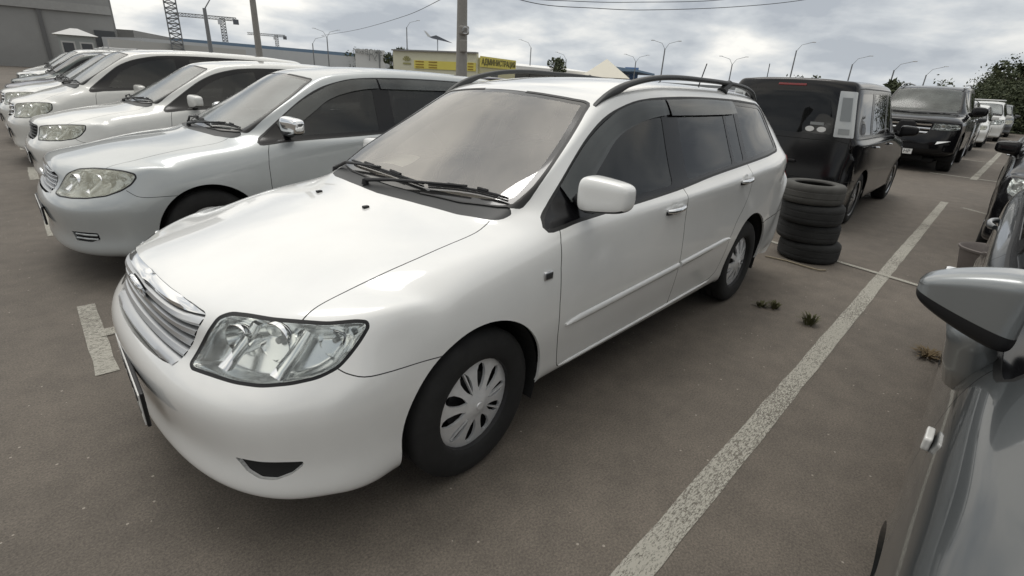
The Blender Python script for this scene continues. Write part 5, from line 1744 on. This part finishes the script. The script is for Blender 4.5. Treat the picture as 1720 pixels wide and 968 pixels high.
# ================================================================= buildings and background
def box_obj(name, M, d, mt, parent=None, bev=0):
    return MB().box((0, 0, 0), d, bev=bev, M=M).build(name, [mt], parent)
def facing(p, yaw=None):
    """frame at p whose X runs to the right seen from the camera and Y away from it"""
    a = math.atan2(p.y-CAMPOS.y, p.x-CAMPOS.x) if yaw is None else yaw
    return a - math.pi/2
def ground_of(px, dist): p = at(px, 150, dist); return Vector((p.x, p.y, 0))
def zt(px, py, dist): return at(px, py, dist).z
HANG = mat('hangar_sheet', (.32, .32, .312), .8, dirt=.15, dscale=.15)
HANG2 = mat('hangar_band', (.36, .36, .35), .8, dirt=.1)
# big hangar, left
a_ = ground_of(-420, 88); b_ = ground_of(214, 84)
def wall_between(name, a, b, h, t, mt, parent=None, z0=0):
    d = b-a; l = d.length; ang = math.atan2(d.y, d.x); c = (a+b)/2
    M = Matrix.Translation((c.x, c.y, z0+h/2)) @ Matrix.Rotation(ang, 4, 'Z')
    return MB().box((0, 0, 0), (l, t, h), M=M).build(name, [mt], parent)
hg = empty('hangar', (0, 0, 0), 0, 'huge grey windowless hangar at the top left', 'building')
back = Vector((math.sin(R(40)), math.cos(R(40)), 0))*22
wl = wall_between('wall', a_, b_, 15, .4, HANG, hg)
side_b = b_ + (b_-CAMPOS).normalized()*24; side_b.z = 0
wall_between('wall', b_ + (side_b-b_).normalized()*.25, side_b, 15, .4, HANG, hg)
dd = (b_-a_).normalized(); nn_ = Vector((dd.y, -dd.x, 0));
if nn_.dot(CAMPOS-b_) < 0: nn_ = -nn_
wall_between('band', a_+nn_*.35, b_+nn_*.35, .9, .3, HANG2, hg, zt(205, 28, 84))
wall_between('cornice', a_+nn_*.45, b_+nn_*.45+dd*.3, .5, .5, HANG2, hg, 14.6)
pm_ = a_ + (b_-a_)*.765
wall_between('seam', pm_+nn_*.3, pm_+dd*.4+nn_*.3, zt(205, 28, 84), .2, mat('hangar_seam', (.14, .14, .14), .8), hg)
for f in (.93, ):
    q = a_ + (b_-a_)*f
    wall_between('window', q+nn_*.3, q+dd*2.0+nn_*.3, 1.8, .1, mat('window_dark', (.06, .065, .07), .3), hg, 2.6)
# lower wing to its right
a2 = ground_of(205, 100); b2 = ground_of(298, 128)
tag(wall_between('warehouse', a2, b2, zt(262, 62, 119), 6, HANG, None), 'low dark grey warehouse joining the right end of the hangar', 'building')
# kiosk tower
kp = ground_of(149, 38); ka = facing(kp); K = Matrix.Translation(kp) @ Matrix.Rotation(ka, 4, 'Z')
kz = zt(149, 62, 38) - 3.1
ks = empty('guard_booth', kp + Vector((0, 0, 0)), ka, 'small pale guard booth with hipped roof in front of the hangar', 'booth')
MB().box((0, 0, (3.1+kz)/2), (1.5, 1.5, 3.1+kz)).build('wall', [mat('booth_wall', (.33, .35, .34), .8)], ks)
rf = MB(); rf.add([(x, y, z+kz) for x, y, z in [(-.95, -.95, 3.1), (.95, -.95, 3.1), (.95, .95, 3.1), (-.95, .95, 3.1), (-.15, 0, 3.45), (.15, 0, 3.45)]], [[0, 1, 5, 4], [1, 2, 5], [2, 3, 4, 5], [3, 0, 4], [3, 2, 1, 0]]); rf.build('roof', [mat('booth_roof', (.55, .55, .54), .7)], ks)
for x in (-.38, .38):
    o = MB().box((x, -.77, 2.45+kz), (.58, .05, .72)).build('window', [mat('window_frame', (.5, .5, .48), .6)], ks); MB().box((x, -.80, 2.45+kz), (.44, .03, .56)).build('pane', [mat('window_dark', (.06, .065, .07), .3)], o)
# long pale warehouse with blue roof edge
PALE = mat('pale_cladding', (.55, .57, .58), .7, dirt=.08, dscale=.3); BLUE = mat('blue_roof', (.16, .24, .34), .6)
lw = empty('warehouse', (0, 0, 0), 0, 'long pale warehouse with a thin blue roof edge above the white cars', 'building')
a3 = ground_of(222, 78); b3 = ground_of(690, 112)
wall_between('wall', a3, b3, zt(430, 84, 92), 8, PALE, lw); 
a4 = ground_of(285, 118); b4 = ground_of(700, 150)
tag(wall_between('far_shed', a4, b4, zt(450, 80, 134), 4, BLUE, None), 'distant blue shed roof rising behind the long pale warehouse', 'building')
a5 = ground_of(200, 60); b5 = ground_of(420, 66)
gab = MB(); 
tag(wall_between('boundary_wall', a5, b5, zt(300, 75, 63), .3, mat('wall_pale', (.48, .48, .46), .85), None), 'pale boundary wall behind the parked cars at the left', 'wall')

# yellow office with the ADMINISTRATION sign
yb = empty('office_building', (0, 0, 0), 0, 'yellow single storey office building behind the grey pole', 'building')
YEL = mat('yellow_wall', (.60, .57, .36), .8, dirt=.06); YEL2 = mat('yellow_band', (.72, .63, .14), .7); CREAM = mat('cream_wall', (.66, .65, .50), .8)
c0 = ground_of(664, 46); c1 = ground_of(801, 42); c2 = ground_of(861, 48)
YH = zt(700, 87, 45); YB = zt(740, 103, 43); YB0 = zt(740, 117, 43)
wall_between('wall', c0, c1, YH, .3, CREAM, yb); wall_between('wall', c1 + (c2-c1).normalized()*.2, c2, YH-.25, .3, YEL, yb)
def off(a, b, d):
    v = (b-a).normalized(); n = Vector((v.y, -v.x, 0))
    if n.dot(CAMPOS-a) < 0: n = -n
    return n*d
o1 = off(c0, c1, .2); e1_ = (c1-c0)
wall_between('sign_band', c0+e1_*.27+o1, c0+e1_*.995+o1, YB-YB0, .06, YEL2, yb, YB0)
o2 = off(c1, c2, .2)
wall_between('sign_band', c1+(c2-c1)*.01+o2, c2-(c2-c1)*.01+o2, zt(830, 98, 45)-zt(830, 115, 45), .06, YEL2, yb, zt(830, 115, 45))
wall_between('roof_edge', c0+o1*.6, c1+o1*.6, .10, .5, mat('roof_grey', (.25, .25, .25), .7), yb, YH)
SIGNINK = mat('sign_lettering', (.12, .11, .05), .6); SIGNRED = mat('sign_ochre', (.30, .17, .02), .6)
def sign_text(body, a, b, f, z, size, parent, mt, depth=.01, mirror=False, sx=1.0):
    p = a + (b-a)*f + off(a, b, .26); ang = math.atan2((b-a).y, (b-a).x)
    M = Matrix.Translation((p.x, p.y, z)) @ Matrix.Rotation(ang, 4, 'Z') @ Matrix.Rotation(R(90), 4, 'X')
    return text_mesh('lettering', body, size, mt, parent, M, depth, sx=(-1 if mirror else 1)*sx)
so_ = sign_text('АДМИНИСТРАЦИЯ', c1, c2, .5, zt(830, 107, 45), .62, yb, SIGNINK)
so_.data.transform(Matrix.Diagonal(((c2-c1).length*.92/max(v.co.x*2 for v in so_.data.vertices), 1, 1, 1)))
for f, z, tx in ((.40, 2.75, 'ПРОДАЖА АВТО'), (.40, 2.45, 'ОФОРМЛЕНИЕ'), (.40, 2.20, 'СТРАХОВАНИЕ'), (.58, 2.75, 'КРЕДИТ'), (.58, 2.45, 'ОБМЕН'), (.88, 2.60, 'АДМИНИСТРАЦИЯ'), (.88, 2.25, 'РЫНОК')):
    pass
# small unreadable notice lines become plain dark strokes on the band
for f, w_ in ((.34, .10), (.50, .10), (.82, .07), (.94, .06)):
    for z in (YB-.12, (YB+YB0)/2-.03, YB0+.08):
        wall_between('notice_line', c0+e1_*(f-w_/2)+o1*1.25, c0+e1_*(f+w_/2)+o1*1.25, .07, .02, SIGNRED, yb, z)
wall_between('window', c1+(c2-c1)*.30+o2*.9, c1+(c2-c1)*.48+o2*.9, .9, .06, mat('window_dark', (.06, .065, .07), .3), yb, .9)
# logo on the cream part
lp = c0+e1_*.175+o1
lg = MB(); ang = math.atan2(e1_.y, e1_.x); ML = Matrix.Translation((lp.x, lp.y, zt(688, 103, 44))) @ Matrix.Rotation(ang, 4, 'Z') @ Matrix.Rotation(R(90), 4, 'X')
for k in range(5):
    t = R(30+30*k); lg.prism([(.08*math.cos(t-.2), .08*math.sin(t-.2)), (.40*math.cos(t-.16), .40*math.sin(t-.16)), (.40*math.cos(t+.16), .40*math.sin(t+.16)), (.08*math.cos(t+.2), .08*math.sin(t+.2))], 0, .03, ML)
lg.build('logo', [mat('logo_olive', (.33, .32, .14), .7)], yb)
wall_between('notice_line', lp-e1_.normalized()*.35, lp+e1_.normalized()*.35, .12, .03, mat('logo_olive', (.33, .32, .14), .7), yb, zt(688, 108, 44))

# open letter sign seen from behind
sg_ = empty('rooftop_sign', (0, 0, 0), 0, 'open letter rooftop sign read from behind, left of the yellow office', 'sign')
g0 = ground_of(601, 70); g1 = ground_of(648, 70)
LET = mat('sign_letters_grey', (.26, .27, .27), .7)
sign_text('НОВЫЙ', g0, g1, .36, zt(622, 88, 70), .80, sg_, LET, .03, True, 1.0)
sign_text('ТУТ', g0, g1, .66, zt(632, 98.5, 70), 1.0, sg_, LET, .03, True)
wall_between('panel', g0-(g1-g0)*.02, g0+(g1-g0)*1.02, zt(620, 84, 70)-1.5, .1, mat('board_white', (.66, .67, .66), .7), sg_, 1.5)
lt_ = MB()
for f in (.05, .3, .55, .8, .98):
    p = g0+(g1-g0)*f; lt_.tube([(p.x, p.y, 2), (p.x, p.y, zt(620, 84, 70))], .04, 5)
for z in (zt(620, 103, 70), zt(620, 92, 70), zt(620, 84, 70)):
    p = g0; q = g1; lt_.tube([(p.x, p.y, z), (q.x, q.y, z)], .035, 5)
lt_.build('lattice', [LET], sg_)
pf = g0+(g1-g0)*.80 + off(g0, g1, .12); fn = MB(); MF = Matrix.Translation((pf.x, pf.y, zt(636, 90, 70))) @ Matrix.Rotation(math.atan2((g1-g0).y, (g1-g0).x), 4, 'Z') @ Matrix.Rotation(R(90), 4, 'X')
for k in range(6):
    t = R(15+30*k); fn.prism([(.1*math.cos(t-.2), .1*math.sin(t-.2)), (.42*math.cos(t-.17), .42*math.sin(t-.17)), (.42*math.cos(t+.17), .42*math.sin(t+.17)), (.1*math.cos(t+.2), .1*math.sin(t+.2))], 0, .06, MF)
fn.build('emblem', [LET], sg_)
wall_between('mast', pf, pf+Vector((.15, 0, 0)), zt(636, 90, 70), .1, LET, sg_)

# white tent roofs, blue roofs
TENT = mat('tent_white', (.80, .80, .78), .6); TENT2 = mat('tent_cream', (.66, .63, .54), .7)
def slope_roof(name, pa, pb, h0, h1, w, mt, label, cat, z_base=0):
    d = (pb-pa).normalized(); n = off(pa, pb, w)
    vs = [pa + n*0 + Vector((0, 0, h0)), pb + Vector((0, 0, h1)), pb - n + Vector((0, 0, h1+.45)), pa - n + Vector((0, 0, h0+.45)),
          pa + Vector((0, 0, h0-.35)), pb + Vector((0, 0, h1-.35)), pb - n*2 + Vector((0, 0, h1-.35)), pa - n*2 + Vector((0, 0, h0-.35))]
    fs = [[0, 1, 2, 3], [4, 5, 1, 0], [3, 2, 6, 7], [0, 3, 7, 4], [1, 5, 6, 2], [7, 6, 5, 4]]
    b = MB(); b.add(vs, fs); r_ = empty(name, (0, 0, 0), 0, label, cat)
    b.build('roof', [mt], r_)
    wall_between('wall', pa - n, pb - n, min(h0, h1)-.4, .3, PALE, r_)
    return r_
slope_roof('pavilion', ground_of(866, 54), ground_of(1000, 66), zt(860, 109, 52), zt(1000, 123, 66), 5, TENT, 'long low pavilion with bright white roof right of the yellow office', 'building')
tp_ = ground_of(1014, 62); tn = MB(); ta = facing(tp_)
tn.add([(-2.6, -2.6, 2.2), (2.6, -2.6, 2.2), (2.6, 2.6, 2.2), (-2.6, 2.6, 2.2), (0, 0, zt(1014, 99, 62))], [[0, 1, 4], [1, 2, 4], [2, 3, 4], [3, 0, 4], [3, 2, 1, 0]])
te = empty('tent', tp_, ta, 'cream pyramid tent roof behind the white pavilion', 'tent'); tn.build('roof', [TENT2], te)
for x in (-2.5, 2.5):
    for y in (-2.5, 2.5): MB().tube([(x, y, 0), (x, y, 2.2)], .06, 6).build('leg', [SATIN], te)
tag(wall_between('blue_hall', ground_of(1046, 120), ground_of(1068, 120), zt(1057, 114, 120), 6, mat('blue_wall', (.13, .22, .40), .6)), 'small blue hall right of the pyramid tent', 'building')
slope_roof('shed', ground_of(1066, 110), ground_of(1096, 116), zt(1066, 117, 110), zt(1096, 124, 116), 5, BLUE, 'blue sloping shed roof right of the blue hall', 'building')
# stretch of low far roofs behind the roof rails
tag(wall_between('long_shed', ground_of(880, 95), ground_of(1260, 120), zt(1100, 138, 108), 5, mat('shed_grey', (.30, .32, .33), .8)), 'low grey shed far behind the roof rails of the white estate', 'building')

# ---- masts, poles, lamps
CONC = mat('concrete_pole', (.30, .29, .27), .8, dirt=.15); STEEL = mat('grey_steel', (.22, .23, .24), .6, .3)
def pole(px, top_y, dist, r, label, name='utility_pole', cat='pole', extra=None, mt=CONC, group=None):
    top = at(px, top_y, dist); base = Vector((top.x, top.y, 0))
    e_ = empty(name, base, facing(base), label, cat, group)
    MB().tube([(0, 0, 0), (0, 0, top.z)], [r*1.25, r*.85], 12).build('shaft', [mt], e_, angle=60)
    if extra: extra(e_, top.z)
    return e_
def boxes(e_, h):
    z = (at(778, 52, 17).z)
    b = MB(); b.box((.06, -.20, z), (.30, .14, .24), bev=.05); b.build('junction_box', [CONC], e_)
    b = MB(); b.box((.05, -.19, z-.42), (.22, .12, .34), bev=.04); b.build('meter_box', [CONC], e_)
    b = MB(); b.lathe([(0, .0), (.10, 0), (.11, -.03), (.09, -.05), (0, -.05)], 20, M=Matrix.Translation((.10, -.27, z)) @ Matrix.Rotation(R(90), 4, 'X')); b.build('round_lamp', [SATIN], e_)
pole(778, -120, 17, .15, 'thick grey concrete pole rising in front of the yellow office', extra=boxes)
pole(404, -160, 30, .13, 'tall grey pole above the silver car roof at the upper left')
def lamp_arm(side=1, two=False, l=1.6, r=.045):
    def f(e_, h):
        for s_ in ((1, -1) if two else (side,)):
            MB().tube([(0, 0, h-.05), (s_*l*.30, 0, h+l*.42), (s_*l, 0, h+l*.62)], r*.7, 6).build('arm', [mat('pale_steel', (.34, .36, .38), .6)], e_, smooth=True)
            MB().box((s_*(l+.12), 0, h+l*.64), (l*.30, .12, .05), bev=.04).build('lamp_head', [SATIN], e_)
    return f
pole(343, 14, 34, .10, 'dark lamp post leaning past the hangar, left of the tall grey pole', 'street_lamp', 'street lamp', lamp_arm(1), STEEL, 'street lamps')
lamps = [(525, 73, 75, 1, 0, 'tiny street lamp behind the warehouse, first right of the small crane'), (549, 62, 70, 1, 1, 'short twin mast behind the warehouse roof'), (683, 46, 62, 1, 0, 'street lamp rising above the left end of the yellow office'),
         (892, 80, 60, -1, 0, 'street lamp above the white pavilion'), (951, 100, 95, -1, 0, 'small street lamp just right of the little tree'), (1068, 104, 75, 1, 1, 'twin street lamp right of the pyramid tent'),
         (1117, 82, 40, 1, 1, 'twin street lamp on a thin mast above the roof rail'), (1230, 108, 60, 1, 1, 'twin street lamp above the rear of the white estate'), (1338, 85, 46, 1, 0, 'street lamp above the black box van roof'),
         (1432, 108, 52, 1, 0, 'curved street lamp right of the black box van roof'), (1502, 118, 44, 1, 0, 'curved street lamp left of the off-road car roof'), (1556, 126, 70, 1, 0, 'small street lamp above the off-road car roof')]
for px, ty, dist, s_, two, lb in lamps:
    pole(px, ty, dist,         .036*dist/60+.022, lb, 'street_lamp', 'street lamp', lamp_arm(s_, bool(two), .95*dist/60+.15, .024*dist/60+.008), STEEL, 'street lamps')
# lattice mast and tower cranes
def lattice(b, p, q, w, n, r=.05):
    p = Vector(p); q = Vector(q); d = (q-p); t = d.normalized()
    u_ = t.cross(Vector((0, 1, 0) if abs(t.y) < .9 else (1, 0, 0))).normalized(); v_ = t.cross(u_)
    cs = [(-1, -1), (1, -1), (1, 1), (-1, 1)]
    P = lambda i, c: p + d*i/n + u_*c[0]*w/2 + v_*c[1]*w/2
    for c in cs: b.tube([P(0, c), P(n, c)], r, 4)
    for i in range(n):
        for k in range(4):
            c1_, c2_ = cs[k], cs[(k+1) % 4]
            b.tube([P(i, c1_), P(i+1, c2_)] if i % 2 else [P(i, c2_), P(i+1, c1_)], r*.7, 4); b.tube([P(i+1, c1_), P(i+1, c2_)], r*.6, 4)
def mast_obj(px, ty, dist, w, n, label):
    top = at(px, ty, dist); e_ = empty('lattice_mast', (top.x, top.y, 0), facing(Vector((top.x, top.y, 0))), label, 'mast')
    b = MB(); lattice(b, (0, 0, 0), (0, 0, top.z), w, n, w*.055); b.build('frame', [STEEL], e_)
mast_obj(277, -40, 62, .95, 20, 'dark lattice mast just right of the hangar')
def crane(px, ty, dist, k, label, flip=1):
    top = at(px, ty, dist); h = top.z; e_ = empty('tower_crane', (top.x, top.y, 0), facing(Vector((top.x, top.y, 0))), label, 'tower crane', 'tower cranes on the horizon')
    b = MB(); lattice(b, (0, 0, 0), (0, 0, h), 1.6*k, 18, .12*k); b.build('mast', [STEEL], e_)
    b = MB(); lattice(b, (-14*k*flip, 0, h), (0, 0, h), 1.0*k, 14, .09*k); lattice(b, (0, 0, h), (4.4*k*flip, 0, h), 1.0*k, 5, .1*k); b.build('jib', [STEEL], e_)
    MB().box((4.2*k*flip, 0, h-.8*k), (1.8*k, 1.4*k, 1.6*k)).build('counterweight', [mat('counterweight', (.14, .15, .17), .8)], e_)
    MB().box((-.9*k, -.6*k, h-1.2*k), (1.2*k, 1.2*k, 1.6*k)).build('cab', [SATIN], e_)
crane(373, 31, 260, 1.15, 'tower crane with pale jib between the two grey poles')
crane(464, 60, 330, 1.0, 'smaller tower crane right of the tall grey pole')

# ---- aircraft monument
ap = at(735, 66, 120); ae = empty('aircraft_monument', (ap.x, ap.y, 0), facing(ap), 'small dark aircraft monument on a thin pylon above the yellow office', 'monument')
b = MB(); b.add([(-1.8, 0, ap.z+.3), (-.3, .3, ap.z+.75), (3.2, 0, ap.z-.6), (-1.0, -.4, ap.z+.0), (.3, .6, ap.z+.1)], [[0, 1, 2, 3], [0, 4, 1], [1, 4, 2], [0, 3, 4], [3, 2, 4]]); b.build('fuselage', [mat('aircraft_dark', (.07, .08, .10), .5)], ae)
b = MB(); b.add([(-2.9, 0, ap.z+1.5), (-2.3, .1, ap.z+1.3), (-1.4, 0, ap.z+.4), (-2.0, -.1, ap.z+.3), (-2.2, .3, ap.z+.8)], [[0, 1, 2, 3], [0, 4, 1], [1, 4, 2], [2, 4, 3], [3, 4, 0]]); b.build('tail_fin', [mat('aircraft_pale', (.55, .57, .58), .5)], ae)
MB().tube([(0, 0, 0), (0, .2, ap.z+.2)], .12, 6).build('pylon', [mat('pylon_pale', (.42, .46, .50), .6)], ae)

# ---- overhead wires
WIRE = mat('wire_black', (.05, .05, .055), .6)
def wire(pts, dist, label):
    P = [at(px, py, d) for (px, py), d in zip(pts, dist)]
    Q = spline([tuple(p) for p in P], 10)
    tag(MB().tube(Q, .012, 5).build('overhead_wire', [WIRE], smooth=True), label, 'wire', 'overhead wires')
wire([(700, -60), (870, -6), (960, 2), (1060, 4), (1230, -2), (1420, -40)], [17, 19, 21, 23, 25, 28], 'upper overhead wire crossing the top of the sky')
wire([(778, -30), (900, 6), (1000, 14), (1080, 17), (1230, 12), (1350, 0), (1500, -30)], [17, 18.5, 20, 21.5, 24, 26, 29], 'lower overhead wire sagging across the top centre')
wire([(778, -25), (735, 2), (680, 27), (600, 50), (540, 60)], [17, 22, 30, 42, 52], 'faint wire slanting down to the left of the thick pole')

# ---- trees
LEAF = [mat('leaf_dark', (.045, .058, .028), .8), mat('leaf_mid', (.075, .088, .042), .8), mat('leaf_grey', (.075, .090, .055), .7)]
BARK = mat('bark', (.07, .055, .04), .9)
def tree(base, h, w, label, seed, leaf=0, trunk=.12, n=1400, ls=.22, squat=.62, low=.25, cat='tree'):
    rnd = random.Random(seed)
    e_ = empty('tree', base, 0, label, cat)
    t = MB(); t.tube([(0, 0, 0), (.03*h, 0, h*.35), (.0, .02*h, h*.8)], [trunk, trunk*.7, trunk*.2], 8)
    cl = []
    for i in range(9):
        a = rnd.uniform(0, 6.28); z = h*rnd.uniform(low+.1, .92); q = w/2*rnd.uniform(.25, .8)*(1-abs(z/h-.55)*.8)
        c = Vector((q*math.cos(a), q*math.sin(a), z)); cl.append((c, w*rnd.uniform(.16, .30)))
        t.tube([(0, 0, h*rnd.uniform(.2, .5)), tuple(c*.6 + Vector((0, 0, z*.3))), tuple(c)], [trunk*.4, trunk*.25, trunk*.08], 5)
    t.build('trunk', [BARK], e_)
    cr_ = MB()
    for i in range(n):
        c, r = cl[rnd.randrange(len(cl))]
        d = Vector((rnd.gauss(0, 1), rnd.gauss(0, 1), rnd.gauss(0, 1)*squat)); d = d.normalized()*r*rnd.uniform(.2, 1.0)**.5
        p = c + d; s_ = ls*rnd.uniform(.5, 1.3)
        u_ = Vector((rnd.gauss(0, 1), rnd.gauss(0, 1), rnd.gauss(0, 1))).normalized(); v_ = u_.cross(Vector((rnd.gauss(0, 1), rnd.gauss(0, 1), rnd.gauss(0, 1)))).normalized()
        cr_.add([p-u_*s_, p+v_*s_*.5, p+u_*s_, p-v_*s_*.5], [[0, 1, 2, 3]], rnd.choice([0, 0, 1]))
    cr_.build('crown', [LEAF[leaf], LEAF[min(2, leaf+1)]], e_)
    return e_
def tree_px(px, ty, dist, w, label, seed, **k):
    top = at(px, ty, dist); tree((top.x, top.y, 0), top.z, w, label, seed, **k)
tree_px(668, 80, 60, 3.4, 'small round tree at the left end of the yellow office', 1, ls=.16, n=1600, squat=1)
tree_px(935, 97, 42, 1.9, 'little bushy tree in front of the white pavilion', 2, leaf=1, ls=.11, n=1300, squat=1)
tree_px(585, 90, 95, 4.5, 'low dark tree left of the open letter sign', 3, ls=.2, n=700)
tree_px(1514, 140, 44, 1.9, 'dark bush between the box van and the off-road car', 4, ls=.18, n=1300, squat=1)
tree_px(1586, 124, 55, 2.2, 'thin sparse tree above the off-road car roof', 5, ls=.13, n=380, leaf=1)
tree_px(1716, 92, 52, 2.6, 'tall thin tree top at the right edge', 6, ls=.2, n=800, leaf=0)
tree_px(1645, 148, 60, 1.2, 'small leafy tree right of the off-road car mirror', 9, ls=.15, n=700)
for i, (px, ty, dist, w_) in enumerate([(1672, 156, 62, 4.4), (1692, 136, 60, 5.2), (1722, 133, 58, 6.5), (1760, 128, 56, 8), (1702, 162, 52, 5), (1745, 165, 46, 7), (1800, 120, 52, 10)]):
    tree_px(px, ty, dist, w_, ['leftmost dark tree of the clump at the right edge', 'second dark tree from the left in the right clump', 'dense dark tree at the right edge behind the clump front', 'broad dark tree at the far right edge', 'nearest low dark tree of the right clump', 'low dark tree at the right end of the clump', 'last dark tree of the right clump, mostly outside'][i], 20+i, ls=.10, n=13000, squat=1.0, low=.0, trunk=.2)
tree_px(1330, 124, 110, 5, 'low distant shrub behind the box van roof', 31, ls=.25, n=500)
tree_px(1365, 124, 115, 4, 'distant bushy tree right of the low shrub, over the box van', 32, ls=.25, n=500)
